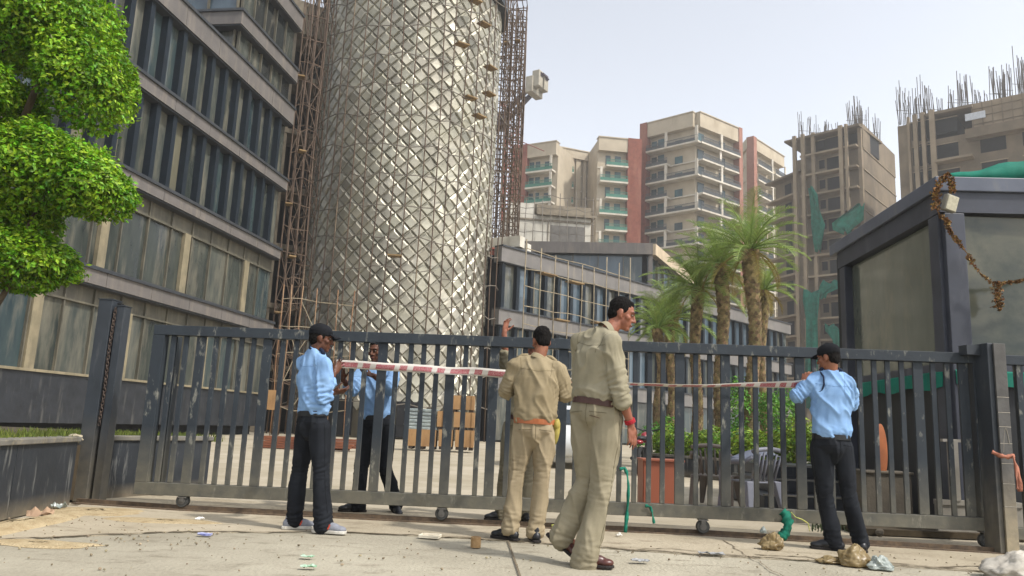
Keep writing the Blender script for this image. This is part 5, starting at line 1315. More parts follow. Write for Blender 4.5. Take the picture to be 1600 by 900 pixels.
m_rplank = mat('red_plank', lin('7f5136'), lin('67402c'), scale=2, rough=.8, island=.25)
a_ = G(420, 700); b_ = G(486, 703); PK = thing('plank_pile', 'low pile of red brown planks on the ground behind the leftmost guard', 'plank pile', a_)
for k in range(5):
    for j in range(2):
        mb = MB(); mb.bar(a_+Vector((-.3+.1*j+r.uniform(-.15,.15), j*.3, .04+k*.07)), b_+Vector((1.0+r.uniform(-.5,.5), j*.3, .04+k*.07)), .06, .24, side=(0,0,1)); mb.build('plank', m_rplank, PK)
a_ = G(240, 688); b_ = G(420, 690)
mb = MB(); mb.box(U(427, 625, 30)+Vector((0,0,0)), (.35, .3, .75)); tag(mb.build('plywood_sheet', m_ply, None, org=U(427,625,30)), 'plywood sheet leaning at the scaffold foot left of the leftmost guard', 'plywood sheet')

# ================================================================ litter on the ground
m_paper = mat('white_paper', lin('d9d7d0'), lin('c6c3ba'), rough=.8)
def crumple(name, label, cat, c, r3, m, seed, amp=.35, fr_=7, nu=64, nv=40, parent=None):
    mb = MB(); mb.ell((0,0,0), 1, None, nu, nv)
    for i, v in enumerate(mb.v):
        v = Vector(v); q = 1+amp*1.1*noise.noise(v*1.5+Vector((seed,0,0)))+amp*.42*(1-2.4*abs(noise.noise(v*2.6+Vector((0,seed,0)))))+amp*.22*(1-2.4*abs(noise.noise(v*fr_+Vector((0,0,seed)))))
        z = v.z*q*(1.25 if v.z > 0 else 1); z = max(z, -.55); tp_ = 1-.38*max(0, v.z); mb.v[i] = (c[0]+v.x*q*r3[0]*tp_+.25*r3[0]*max(0, v.z)*math.sin(seed), c[1]+v.y*q*r3[1]*tp_, c[2]+(z+.55)*r3[2])
    o = mb.build(name, m, None, smooth=True, org=c)
    return tag(o, label, cat)
m_bag = mat('brown_plastic', lin('a8946b'), lin('8b7753'), scale=9, rough=.32, trans=.4); m_clear = mat('clear_plastic', lin('b7bdb6'), lin('8f9892'), scale=14, rough=.25, trans=.3); m_sack = mat('white_sack', lin('b3ada1'), lin('968f83'), scale=6, rough=.75, bump=.3)
g = G(1335, 884); crumple('plastic_bag', 'crumpled brown plastic bag beside the shoes of the rightmost guard', 'plastic bag', (g.x, g.y, .005), (.12, .09, .075), m_bag, 3)
g = G(1298, 880); crumple('plastic_scrap', 'flat tan scrap left of the crumpled brown plastic bag', 'scrap', (g.x, g.y, .008), (.10, .06, .025), m_bag, 9)
g = G(1377, 890); crumple('plastic_scrap', 'crinkled clear plastic right of the brown plastic bag', 'scrap', (g.x, g.y, .006), (.075, .06, .045), m_clear, 5, .5)
g = G(1206, 860); crumple('plastic_bag', 'small yellowish plastic bag lying under the big green rag', 'plastic bag', (g.x, g.y, .008), (.085, .06, .07), m_bag, 14, .5)
g = G(1193, 845); crumple('plastic_scrap', 'greyish knot of plastic sticking up on the small yellowish bag', 'scrap', (g.x, g.y+.01, .07), (.025, .02, .03), m_clear, 15, .3)
g = G(1590, 905); crumple('sack', 'lumpy white sack lying at the foot of the stone tiled post', 'sack', (g.x, g.y, .0), (.24, .17, .10), m_sack, 21, .25)
g = G(236, 774); crumple('plastic_bottle', 'crushed pale blue plastic bottle beside the gate end', 'bottle', (g.x, g.y, .01), (.13, .035, .035), mat('bottle_blue', lin('8fa0b3'), lin('7485a0'), rough=.25, trans=.3), 31, .2)
def sheet(name, label, cat, px, py, l, w_, rz, m, seed, curl=.02, th=.004):
    g = G(px, py, .01); Mz = Matrix.Rotation(rz, 3, 'Z'); rows_ = []
    for y in np.linspace(-.5, .5, 6): rows_.append([g+Mz @ Vector((x*l, y*w_, .006+abs(curl*noise.noise((x*2.3+seed, y*2.3, seed))*2.2)+curl*.4*(x*x*2))) for x in np.linspace(-.5, .5, 8)])
    mb = MB(); mb.rings(rows_, caps=False, closed=False); o = mb.build(name, m, None, smooth=False, org=g); s = o.modifiers.new('t', 'SOLIDIFY'); s.thickness = th
    return tag(o, label, cat)
m_wrapg = mat('green_wrapper', lin('b3c4b2'), lin('6f9a74'), scale=22, rough=.35); m_blue = mat('blue_packet', lin('a9abc0'), lin('4a5290'), scale=9, rough=.4)
sheet('paper_scrap', 'white paper scrap on the sandy ground below the gate wheel', 'paper', 312, 812, .075, .06, .2, m_paper, 1)
sheet('packet', 'flat blue and white packet lying on the sandy ground', 'packet', 320, 836, .10, .05, .1, m_blue, 2, .012, .012)
sheet('wrapper', 'pale green wrapper on the road, farther of the two wrappers', 'wrapper', 480, 871, .085, .045, -.2, m_wrapg, 3, .012)
sheet('wrapper', 'green and white wrapper on the road, nearer of the two wrappers', 'wrapper', 482, 887, .10, .045, .1, m_wrapg, 4, .014)
sheet('paper_scrap', 'tiny white paper scrap right of the shoe of the walking man', 'paper', 967, 838, .05, .04, .3, m_paper, 5)
sheet('paper_scrap', 'brownish paper scraps against the foot of the planter wall', 'paper', 62, 808, .2, .1, .5, mat('brown_paper', lin('a58a70'), lin('8d7560'), rough=.9), 6, .05)
sheet('paper_scrap', 'grey torn plastic scrap on the sand near the thick gate post', 'paper', 92, 795, .12, .09, .9, m_clear, 7, .05)
sheet('wrapper', 'flat grey foil scrap on the road in front of the walking man', 'wrapper', 1000, 878, .13, .06, .1, mat('grey_foil', lin('8f9090'), lin('787979'), rough=.5), 8, .02)
sheet('wrapper', 'dull grey scrap on the cracked joint below the gate', 'wrapper', 1112, 867, .2, .06, .0, mat('grey_foil', (0,0,0)), 9, .02)
g = G(672, 841); BX = thing('foam_lid', 'white foam box lid lying upside down on the cracked concrete', 'foam lid', g)
mb = MB(); rz = -.12; Mz = Matrix.Rotation(rz, 3, 'Z'); mb.box(g+Vector((0,0,.012)), (.17, .13, .012), rz)
for dx, dy, sx, sy in ((-.08,0,.012,.13),(.08,0,.012,.13),(0,.06,.148,.012),(0,-.06,.148,.012)): mb.box(g+Mz @ Vector((dx, dy, .024)), (sx, sy, .014), rz)
mb.build('tray', mat('foam', lin('d3cbb8'), lin('bfb6a2'), scale=9, rough=.8), BX, bevel=.003)
mb = MB(); mb.tube([g+Mz @ Vector((.0, .0, .0185)), g+Mz @ Vector((0, 0, .02))], .035, 14); mb.build('stain', mat('foam_stain', lin('8d8576')), BX)
g = G(743, 856); mb = MB(); n = 26
def ringp(rad, z): return [(g.x+rad*math.cos(2*PI*j/n), g.y+rad*math.sin(2*PI*j/n), z) for j in range(n)]
mb.rings([ringp(.029, .082), ringp(.038, .083), ringp(.04, .079), ringp(.04, .006), ringp(.038, .003), ringp(.029, .004)], caps=False); mb.rings([ringp(.0288, .004), ringp(.0288, .082)], caps=False)
tag(mb.build('tape_roll', mat('tan_tape', lin('a5855c'), lin('8f7048'), scale=30, rough=.5), None, smooth=False, org=g), 'tan roll of packing tape standing on the road behind the two policemen', 'tape roll')
m_grit = mat('grit', lin('8f836b'), lin('6d634f'), scale=10, rough=1, island=.35)
mb = MB(); r = random.Random(55)
for i in range(420):
    px = r.uniform(-10, 1600); py = 790+(px*.045)+abs(r.gauss(0, 40)) if r.random() < .6 else r.uniform(850, 905)
    if r.random() < .35: px = r.uniform(0, 340); py = r.uniform(800, 860)
    g = G(px, py)
    if g.y < 4 or g.y > 7: continue
    rock(mb, (g.x, g.y, .007), r.uniform(.003, .011), r)
tag(mb.build('grit', m_grit), 'loose grit and pebbles scattered over the driveway concrete', 'grit', kind='stuff')
# ================================================================ people
def skin_mat(name, c, c2): return mat(name, lin(c), lin(c2), scale=9, rough=.5, spec=.35, bump=.05, bscale=60)
sk1 = skin_mat('skin_brown', '8a5a40', '744733'); sk2 = skin_mat('skin_dark', '5e3a28', '4c2d1f'); sk3 = skin_mat('skin_warm', '94604a', '7d4d3a')
def cloth_mat(name, c, c2, **k): return mat(name, lin(c), lin(c2), scale=5, rough=.88, spec=.15, bump=.25, bscale=160, bdist=.004, **k)
kh1 = cloth_mat('khaki_shirt', '8f8268', '83765c'); kh2 = cloth_mat('khaki_trousers', '9a8c72', '8c7e65'); kh3 = cloth_mat('khaki_olive', '918a75', '837c67'); kh4 = cloth_mat('khaki_olive_trousers', '8d8570', '7f7762')
blu = cloth_mat('sky_blue_shirt', '82a2c6', '7596bd'); blk = cloth_mat('black_trousers', '17191d', '212429'); blk2 = cloth_mat('black_cap', '121316', '1b1c20'); hairm = mat('black_hair', lin('0b0908'), lin('151210'), scale=40, rough=.85, spec=.12, bump=.6, bscale=90, stretch=(1,1,.3))
navy = cloth_mat('navy_tab', '1b2233', '232c40')
tanb = mat('tan_belt', lin('a5633a'), lin('91522e'), scale=10, rough=.5); brb = mat('brown_belt', lin('4a2d24'), lin('3a221b'), scale=10, rough=.5); bkb = mat('black_belt', lin('101113'), rough=.5)
sh_blk = mat('black_shoe', lin('141518'), lin('1f2023'), scale=8, rough=.4); sh_brn = mat('brown_shoe', lin('552a20'), lin('43201a'), scale=8, rough=.35, spec=.5); sh_gry = mat('grey_trainer', lin('83858c'), lin('6b6e76'), scale=14, rough=.7)
sole_w = mat('white_sole', lin('c9c6bd'), lin('a9a498'), scale=14, rough=.7); sole_d = mat('dark_sole', lin('1a1614'), lin('25201d'), scale=14, rough=.8)
logo_m = mat('orange_mark', lin('c2482c'), rough=.5); eye_w = mat('eye_white', lin('8f8378'), rough=.4); eye_d = mat('eye_iris', lin('120c0a'), rough=.2); lipm = mat('lip', lin('6d3a33'), lin('5f322c'), rough=.45); redm = mat('red_thread', lin('b01d2a'), lin('8f1822'), scale=30, rough=.8); pouch_m = mat('yellow_pouch', lin('a39448'), lin('877a3a'), scale=12, rough=.7); brow_m = mat('brow', lin('120e0c'), rough=.8)

def remesh(mb, voxel, smooth_it=4):
    me = bpy.data.meshes.new('tmp'); me.from_pydata(mb.v, [], mb.f); me.update()
    bm = bmesh.new(); bm.from_mesh(me); bmesh.ops.recalc_face_normals(bm, faces=bm.faces); bm.to_mesh(me); bm.free()
    o = bpy.data.objects.new('tmp', me); C.objects.link(o)
    r = o.modifiers.new('r', 'REMESH'); r.mode = 'VOXEL'; r.voxel_size = voxel
    if smooth_it: s = o.modifiers.new('s', 'SMOOTH'); s.iterations = smooth_it; s.factor = .5
    dg = bpy.context.evaluated_depsgraph_get(); ev = o.evaluated_get(dg); m2 = bpy.data.meshes.new_from_object(ev)
    bpy.data.objects.remove(o); bpy.data.meshes.remove(me); return m2
def place(me, name, m, parent, disp=None):
    o0 = ORG[parent.name]; n = len(me.vertices); co = np.empty(n*3, np.float32); me.vertices.foreach_get('co', co); co = co.reshape(-1, 3)
    if disp is not None:
        no = np.empty(n*3, np.float32); me.vertex_normals.foreach_get('vector', no); no = no.reshape(-1, 3); co = co+no*disp(co, no)[:, None]
    me.vertices.foreach_set('co', (co-np.array(o0, np.float32)).astype(np.float32).ravel()); me.polygons.foreach_set('use_smooth', [True]*len(me.polygons)); me.materials.clear(); me.update(); me.name = name
    return link(name, me, m, parent, o0)
def ellring(c, a_, b_, sd, ax, n=20):
    sd = (sd-ax*sd.dot(ax)).normalized(); f = ax.cross(sd); return [c+sd*a_*math.cos(2*PI*j/n)+f*b_*math.sin(2*PI*j/n) for j in range(n)]
def torso(mb, spine, rad, sides, n=20):
    """spine points bottom to top, (half width, half depth) each, side vector each; rounded closed ends"""
    rg = []
    for i, (p, (a_, b_), s) in enumerate(zip(spine, rad, sides)):
        ax = (spine[min(i+1, len(spine)-1)]-spine[max(i-1, 0)]).normalized(); rg.append(ellring(p, a_, b_, s, ax, n))
    c0 = sum(rg[0], Vector())/n; c1 = sum(rg[-1], Vector())/n
    rg.insert(0, [c0+(v-c0)*.05 for v in rg[0]]); rg.append([c1+(v-c1)*.05 for v in rg[-1]]); mb.rings(rg)
def wrinkle(seed, amp, f=9.0, stretch=.45, joints=(), tw=0.0, waist=None):
    def d(co, no):
        out = np.empty(len(co), np.float32)
        for i, (x, y, z) in enumerate(co):
            wx = .05*noise.noise(Vector((x*3, y*3, z*3+seed)))
            q = Vector(((x+wx)*f+z*tw*f, (y-wx)*f, z*f*stretch)); a_ = 1-2*abs(noise.noise(q+Vector((seed, 0, 0)))); b_ = noise.noise(Vector((x*f*2.1-z*f*tw, y*f*2.1, z*f*stretch*2.4+seed))); v = amp*(.8*a_*a_*a_-.1+.45*b_)
            for (j, r_, ax, ja) in joints:
                dx = x-j[0]; dy = y-j[1]; dz = z-j[2]; dd = math.sqrt(dx*dx+dy*dy+dz*dz)
                if dd < r_:
                    t = dx*ax[0]+dy*ax[1]+dz*ax[2]; w_ = (1-dd/r_)**.7
                    k_ = Vector((dx-ax[0]*t, dy-ax[1]*t, dz-ax[2]*t)); n1 = noise.noise(Vector((k_.x*9+seed, k_.y*9+t*22, k_.z*9+t*26+k_.x*6))); v += ja*w_*(1.1-3.2*abs(n1))
            if waist is not None:
                t = z-waist[0]
                if 0 <= t < .16: v += waist[1]*(1-t/.16)*(1-2*abs(noise.noise(Vector((x*14+seed, y*14, z*22+x*9)))))
            out[i] = v
        return out
    return d
def hand(mb, wrist, d, palm_n, thumb, curl, s=1.0, spread=.10):
    """d: along the hand, palm_n: where the palm faces, thumb: side of the thumb, curl in radians per joint"""
    d = d.normalized(); palm_n = (palm_n-d*palm_n.dot(d)).normalized(); sd = d.cross(palm_n).normalized()
    if sd.dot(thumb) < 0: sd = -sd
    M = Matrix((sd, palm_n, d)).transposed(); pc_ = wrist+d*.05*s
    mb.ell(pc_, (.041*s, .016*s, .054*s), M, 12, 8); mb.cap(wrist-d*.02*s, wrist+d*.02*s, .026*s, .027*s, 10)
    for k, (off, ln) in enumerate(((.031, .072), (.0105, .082), (-.0105, .076), (-.031, .06))):
        p = wrist+d*.093*s+sd*off*s*1.0-d*abs(off-.01)*.25*s; dd = (d+sd*spread*(off/.03)).normalized(); a_ = curl*(.75+.15*k)
        for seg, r_ in zip((.45, .32, .26), (.0088, .0080, .0072)):
            q = p+dd*ln*seg*s; mb.cap(p-dd*.004, q, r_*s, r_*s*.93, 8); p = q; rot = Matrix.Rotation(a_, 3, sd.cross(dd) if False else sd); 
            dn = Matrix.Rotation(a_, 3, sd) @ dd; dn2 = Matrix.Rotation(-a_, 3, sd) @ dd; dd = dn if dn.dot(palm_n) > dn2.dot(palm_n) else dn2
    p = wrist+d*.028*s+sd*.03*s; dd = (d*.7+sd*.65+palm_n*.35).normalized()
    for ln, r_ in ((.036, .0115), (.03, .0098), (.024, .0085)):
        q = p+dd*ln*s; mb.cap(p, q, r_*s, r_*.95*s, 8); p = q; dd = (dd+d*.28+palm_n*.22*min(1, curl*2)).normalized()
from mathutils.bvhtree import BVHTree
def on_cloth(o, pts, frm, m, T, name, r=.0028, lift=.0005):
    """a stitched seam: the points are pushed onto the cloth from outside along their directions"""
    o0 = ORG[T.name]; me = o.data; bv = BVHTree.FromPolygons([v.co for v in me.vertices], [p.vertices for p in me.polygons]); out = []
    for p, d in zip(pts, frm):
        h = bv.ray_cast(p-o0-d*.5, d)
        if h[0] is not None: out.append(h[0]+o0-d*lift)
    if len(out) > 2:
        mb = MB(); mb.tube(out, r, 5); mb.build(name, m, T, smooth=True)
def seams(T, sh, tr, P, S, F, up_, sS, ms, mt, pel, ch, nk):
    n = 18; Fs = Vector((0, 0, 1)).cross(sS).normalized()
    c = ch.lerp(nk, .42); L_ = [c+sS*(.15*(2*i/n-1))-up_*.018*(1-abs(2*i/n-1)) for i in range(n+1)]; on_cloth(sh, L_, [Fs]*(n+1), SEAM.get(ms.name, ms), T, 'yoke_seam', .0016)
    for k, s in (('a', -1), ('b', 1)):
        q = P['sh_'+k]-sS*s*.035; ring = [(q+up_*.1*math.cos(t), (Fs*math.sin(t)*.9-up_*.0+Fs*.0)) for t in np.linspace(.2, 1.0, 3)]
        L_ = [q+up_*(.07-.15*i/12)-sS*s*.02*(i/12) for i in range(13)]; on_cloth(sh, L_, [Fs]*13, SEAM.get(ms.name, ms), T, 'sleeve_seam', .0016)
        hp, kn, an = P['hip_'+k], P['kn_'+k], P['ank_'+k]
        L_ = [hp.lerp(kn, t) for t in np.linspace(-.1, .95, 12)]+[kn.lerp(an, t) for t in np.linspace(.05, .85, 9)]; on_cloth(tr, L_, [-(S*s)]*len(L_), SEAM.get(mt.name, mt), T, 'side_seam', .002)
        c = pel+S*s*.085-Vector((0,0,.02)); L_ = [c+S*(.055*(2*i/8-1))-Vector((0,0,.004*s*(2*i/8-1))) for i in range(9)]; on_cloth(tr, L_, [F]*9, SEAM.get(mt.name, mt), T, 'pocket_seam', .0025)
    L_ = [pel+Vector((0,0,.05-.17*i/12)) for i in range(13)]; on_cloth(tr, L_, [F]*13, SEAM.get(mt.name, mt), T, 'seat_seam', .0022)
SEAM = {'khaki_shirt': cloth_mat('seam_khaki', '6b604a', '62573f'), 'khaki_trousers': cloth_mat('seam_khaki', '6b604a', '62573f'), 'khaki_olive': cloth_mat('seam_olive', '68614d', '5f5845'), 'khaki_olive_trousers': cloth_mat('seam_olive', '68614d', '5f5845'), 'sky_blue_shirt': cloth_mat('seam_blue', '6c8cb2', '6484aa'), 'black_trousers': cloth_mat('seam_black', '08090a', '0d0e10')}
def person(label, Y0, J, look, body_side, shirt, trou, skin, shoes, cap=None, hair=True, belt=None, sleeve='elbow', heavy=1.0, seed=1, curls=(.5, .5), toes=None, leg_w=1.0, hem=.075, hem_up=(.07, .07), handdirs=None, tip=0.0, group=None, logo=False, tabs=None, raised_a=False, foot_pitch=(0, 0), extras=None, headroll=0.0):
    P = {k: U(v[0], v[1], Y0+(v[2] if len(v) > 2 else 0)) for k, v in J.items()}
    foot = (P['ank_a']+P['ank_b'])/2
    T = thing('person', label, 'person', (foot.x, foot.y, 0))
    S = Vector(body_side).normalized(); Z = Vector((0, 0, 1)); F = Z.cross(S).normalized(); up_ = (P['neck']-P['pelvis']).normalized(); h = heavy
    # the whole body as one surface
    mb = MB(); pel, ch, nk = P['pelvis'], P['chest'], P['neck']; sS = (P['sh_b']-P['sh_a']); sS = sS.normalized() if sS.length > .05 else S
    torso(mb, [pel-Z*.06, pel+up_*.04, pel.lerp(ch, .45), ch, ch.lerp(nk, .55), nk-up_*.01], [(.13*h, .095*h), (.145*h, .10*h), (.125*h, .09*h), (.15*h, .105*h), (.13*h, .085), (.055, .055)], [S, S, S, sS, sS, sS])
    hd = Vector(look).normalized(); hr = hd.cross(Z).normalized(); hu = hr.cross(hd).normalized(); hu = (Matrix.Rotation(headroll, 3, hd) @ hu); hr = hd.cross(hu).normalized(); hc = P['head']; HM = Matrix((hr, hd, hu)).transposed(); W = lambda x, y, z: hc+HM @ Vector((x, y, z))
    mb.cap(nk-up_*.03, W(0, -.02, -.06), .057*h**.5, .054, 14)
    mb.ell(W(0, -.012, .028), (.073, .092, .09), HM, 20, 14); mb.ell(W(0, .025, -.045), (.055, .06, .068), HM, 18, 12)     # skull, jaw
    mb.ell(W(0, .058, -.095), (.026, .026, .02), HM); mb.ell(W(0, .07, .028), (.05, .022, .016), HM)                                 # chin, brow
    mb.cap(W(0, .082, .015), W(0, .104, -.03), .009, .0135, 8); mb.ell(W(.012, .09, -.034), (.009, .012, .008), HM); mb.ell(W(-.012, .09, -.034), (.009, .012, .008), HM)  # nose
    mb.ell(W(0, .079, -.062), (.023, .013, .006), HM); mb.ell(W(0, .078, -.073), (.02, .013, .007), HM)                                # lips
    for s in (-1, 1):
        mb.ell(W(s*.048, .05, -.022), (.022, .024, .02), HM); mb.ell(W(s*.074, -.012, -.008), (.009, .019, .032), HM @ Matrix.Rotation(s*-.25, 3, 'Z')); mb.ell(W(s*.07, -.002, -.034), (.008, .01, .012), HM)
    hd_ = handdirs or {}
    for k in 'ab':
        sh, el, wr = P['sh_'+k], P['el_'+k], P['wr_'+k]
        mb.cap(ch.lerp(nk, .75), sh, .06, .055*h**.5, 12); mb.cap(sh, el, .047*h**.5, .037, 12, .046*h**.5); fd = (wr-el).normalized(); mb.cap(el, wr, .038, .027, 12, .04)
        dv, pn, tv = hd_.get(k, (fd, -F, Z)); hand(mb, wr+fd*.012, Vector(dv), Vector(pn), Vector(tv), curls['ab'.index(k)])
        hp, kn, an = P['hip_'+k], P['kn_'+k], P['ank_'+k]
        mb.cap(hp, kn, .075*h**.5, .05, 12); mb.cap(kn, an, .05, .034, 12, .052); tv = Vector(toes['ab'.index(k)]).normalized(); mb.cap(an-Z*.03, an+tv*.1-Z*.055, .026, .018, 10)
    place(remesh(mb, .0062, 3), 'body', skin, T)
    if True:                                                    # eyes, brows
        for s in (-1, 1):
            mb = MB(); mb.ell(W(s*.030, .0745, .006), (.0125, .009, .0055), HM, 12, 8); e = mb.build('eye', eye_w, T, smooth=True); mb = MB(); mb.ell(W(s*.030, .0825, .006), (.006, .005, .0062), HM, 10, 8); mb.build('iris', eye_d, e, smooth=True)
            mb = MB(); mb.tube([W(s*.014, .0915, .024), W(s*.03, .089, .0305), W(s*.05, .074, .026)], [.002, .0032, .0018], 6); mb.build('eyebrow', brow_m, T, smooth=True)
        mb = MB(); mb.tube([W(-.024, .081, -.0675), W(-.01, .0925, -.066), W(0, .0935, -.0675), W(.01, .0925, -.066), W(.024, .081, -.0675)], [.002, .0045, .005, .0045, .002], 6); mb.build('mouth', lipm, T, smooth=True)
    if hair:
        mb = MB(); mb.ell(W(0, -.022, .046), (.079, .092, .086), HM, 20, 14); mb.ell(W(0, -.055, .0), (.068, .052, .075), HM, 16, 12); mb.ell(W(0, .028, .086), (.05, .042, .03), HM)
        for s in (-1, 1): mb.ell(W(s*.064, .004, .028), (.012, .026, .036), HM)
        rr = random.Random(seed); place(remesh(mb, .007, 2), 'hair', hairm, T, lambda co, no: np.array([.0045*noise.noise(Vector(c)*60)+.004*noise.noise(Vector(c)*25) for c in co], np.float32))
    if cap:
        mb = MB(); mb.ell(W(0, -.014, .06), (.085, .104, .07), HM, 20, 14); mb.ell(W(0, -.014, .035), (.0845, .103, .03), HM, 20, 10)
        o = place(remesh(mb, .008, 4), 'cap', cap, T)
        mb = MB(); rows_ = []
        for t in np.linspace(-1, 1, 11):
            x = t*.072; rows_.append([W(x, .060+.02*(1-abs(t)), .045-.012*t*t), W(x*.95, .115+.0*t-.02*t*t, .04-.018*t*t), W(x*.86, .165-.055*t*t, .026-.022*t*t)])
        mb.rings(rows_, caps=False, closed=False); b_ = mb.build('brim', cap, o, smooth=True); s_ = b_.modifiers.new('t', 'SOLIDIFY'); s_.thickness = .006
    # shirt
    mb = MB(); wz = pel+up_*.045
    torso(mb, [wz-up_*.0, wz+up_*.05, pel.lerp(ch, .5)+up_*.01, ch, ch.lerp(nk, .45), ch.lerp(nk, .85), nk+up_*.0],
          [(.155*h, .115*h), (.172*h, .13*h), (.17*h, .126*h), (.178*h, .128*h), (.165*h, .108*h), (.10*h, .08), (.066, .066)], [S, S, S, sS, sS, sS, sS])
    jn = []
    for k in 'ab':
        sh, el, wr = P['sh_'+k], P['el_'+k], P['wr_'+k]; a0 = ch.lerp(nk, .78); mb.cap(a0, sh, .062*h**.5, .064*h**.5, 12); ud = (el-sh).normalized(); fd = (wr-el).normalized()
        if sleeve == 'short': mb.cap(sh, sh.lerp(el, .62), .066*h**.5, .07, 14)
        elif sleeve == 'elbow': mb.cap(sh, sh.lerp(el, .92), .066*h**.5, .064, 14); mb.cap(sh.lerp(el, .80), sh.lerp(el, .97), .069, .068, 14)
        elif sleeve == 'rolled': mb.cap(sh, el, .066*h**.5, .058, 14); mb.cap(el, el+fd*.04, .057, .055, 14); mb.cap(el+fd*.035, el+fd*.075, .058, .057, 14)
        else: mb.cap(sh, el, .064*h**.5, .056, 14); mb.cap(el, wr-fd*.012, .055, .038, 14)
        jn += [(tuple(el), .16, tuple(ud), .006), (tuple(sh-ud*.0+Vector((0,0,-.1))), .14, tuple((ud+up_).normalized()), .004)]
    SH = place(remesh(mb, .009, 3), 'shirt', shirt, T, wrinkle(seed*3.3, .021, 7.5, .45, [(j, r_*1.25, a_, k_*2.0) for j, r_, a_, k_ in jn], tw=.5, waist=(wz.z-.03, .015)))
    mb = MB(); nax = (W(0, -.01, -.08)-nk).normalized()
    rg = []
    for t, r_ in ((-.03, .074), (-.012, .072), (.012, .066), (.018, .063), (.012, .060), (-.02, .062)): rg.append(ellring(nk+nax*t, r_, r_*.98, sS, nax, 22))
    mb.rings(rg, caps=False); mb.build('collar', shirt, T, smooth=True)
    if tabs:                                                    # shoulder straps
        for k in 'ab':
            a_ = P['sh_'+k].lerp(nk, .05)+Z*.062*h**.5; b_ = P['sh_'+k].lerp(nk, .55)+Z*.05; mb = MB(); mb.tube([a_-Z*.006, a_.lerp(b_, .5)+Z*.012, b_], .017, 8); mb.build('shoulder_strap', tabs, T, smooth=True)
    # trousers
    mb = MB(); torso(mb, [pel-Z*.085, pel-Z*.03, pel+up_*.03, pel+up_*.075], [(.125*h, .105*h), (.168*h, .128*h), (.16*h, .12*h), (.15*h, .112*h)], [S, S, S, S])
    jn = []
    for i, k in enumerate('ab'):
        hp, kn, an = P['hip_'+k], P['kn_'+k], P['ank_'+k]; ld = (an-kn).normalized(); e = an+ld*(.085-hem_up[i])
        mb.cap(hp+Z*.0, kn, .092*h**.5*leg_w, .066*leg_w, 16, .088*leg_w*h**.5); mb.cap(kn, e, .066*leg_w, hem, 16); jn += [(tuple(kn), .2, tuple(ld), .0055), (tuple(e), .22, tuple(ld), .0085)]
        if k == 'b': mb.cap(pel-Z*.05+F*-.06*h, pel-Z*.12+F*-.02, .075, .06, 12)
    TRO = place(remesh(mb, .009, 3), 'trousers', trou, T, wrinkle(seed*7.7, .019, 7.5, .15, [(j, r_*1.0, a_, k_*.95) for j, r_, a_, k_ in jn], tw=.12))
    if belt:
        mb = MB(); ax = up_; c = wz+up_*.008; rg = [ellring(c+ax*t, a_, b_, S, ax, 30) for t, a_, b_ in ((-.024, .158*h, .119*h), (-.024, .170*h, .131*h), (.021, .170*h, .131*h), (.021, .158*h, .119*h))]
        mb.rings(rg+[rg[0]], caps=False); mb.build('belt', belt[0], T, smooth=False)
    for i, k in enumerate('ab'):
        an = P['ank_'+k].copy(); tv = Vector(toes[i]); tv.z = 0; tv.normalize(); sv = tv.cross(Z); M0 = Matrix((sv, tv, Z)).transposed(); M = M0 @ Matrix.Rotation(foot_pitch[i], 3, 'X')
        base = an-Z*.085 if foot_pitch[i] else Vector((an.x, an.y, .006)); w_ = lambda x, y, z: base+M @ Vector((x, y, z)) if not foot_pitch[i] else an+M @ Vector((x, y, z-.085))
        mb = MB(); mb.ell(w_(0, -.045, .045), (.038, .045, .042), M, 14, 10); mb.ell(w_(0, .06, .045), (.042, .09, .042), M, 16, 10); mb.ell(w_(0, .135, .034), (.043, .062, .03), M, 16, 10); mb.cap(w_(0, -.025, .05), w_(0, -.03, .1), .042, .04, 12)
        k0 = len(mb.v)
        o = place(remesh(mb, .007, 3), 'shoe', shoes[0], T)
        ol = [(.040, -.07), (.036, -.02), (.036, .03), (.047, .10), (.046, .15), (.034, .185), (0, .20), (-.034, .185), (-.042, .15), (-.043, .10), (-.036, .03), (-.036, -.02), (-.040, -.07), (-.022, -.095), (.022, -.095)]
        mb = MB(); n = len(ol); mb.add([w_(x, y, 0) for x, y in ol]+[w_(x, y, .026 if shoes[1] is sole_w else .02) for x, y in ol], [tuple(reversed(range(n))), tuple(range(n, 2*n))]+[(q, (q+1) % n, n+(q+1) % n, n+q) for q in range(n)])
        mb.build('sole', shoes[1], o, bevel=.004)
        if logo:
            mb = MB()
            for s in (-1, 1):
                for dy in (0, .03): mb.tube([w_(s*.0435, .02+dy, .035), w_(s*.041, .035+dy, .072)], .0065, 6)
            mb.build('side_mark', logo_m, o)
    seams(T, SH, TRO, P, S, F, up_, sS, shirt, trou, pel, ch, nk)
    if extras: extras(T, P, S, F, up_, h, W)
    return T

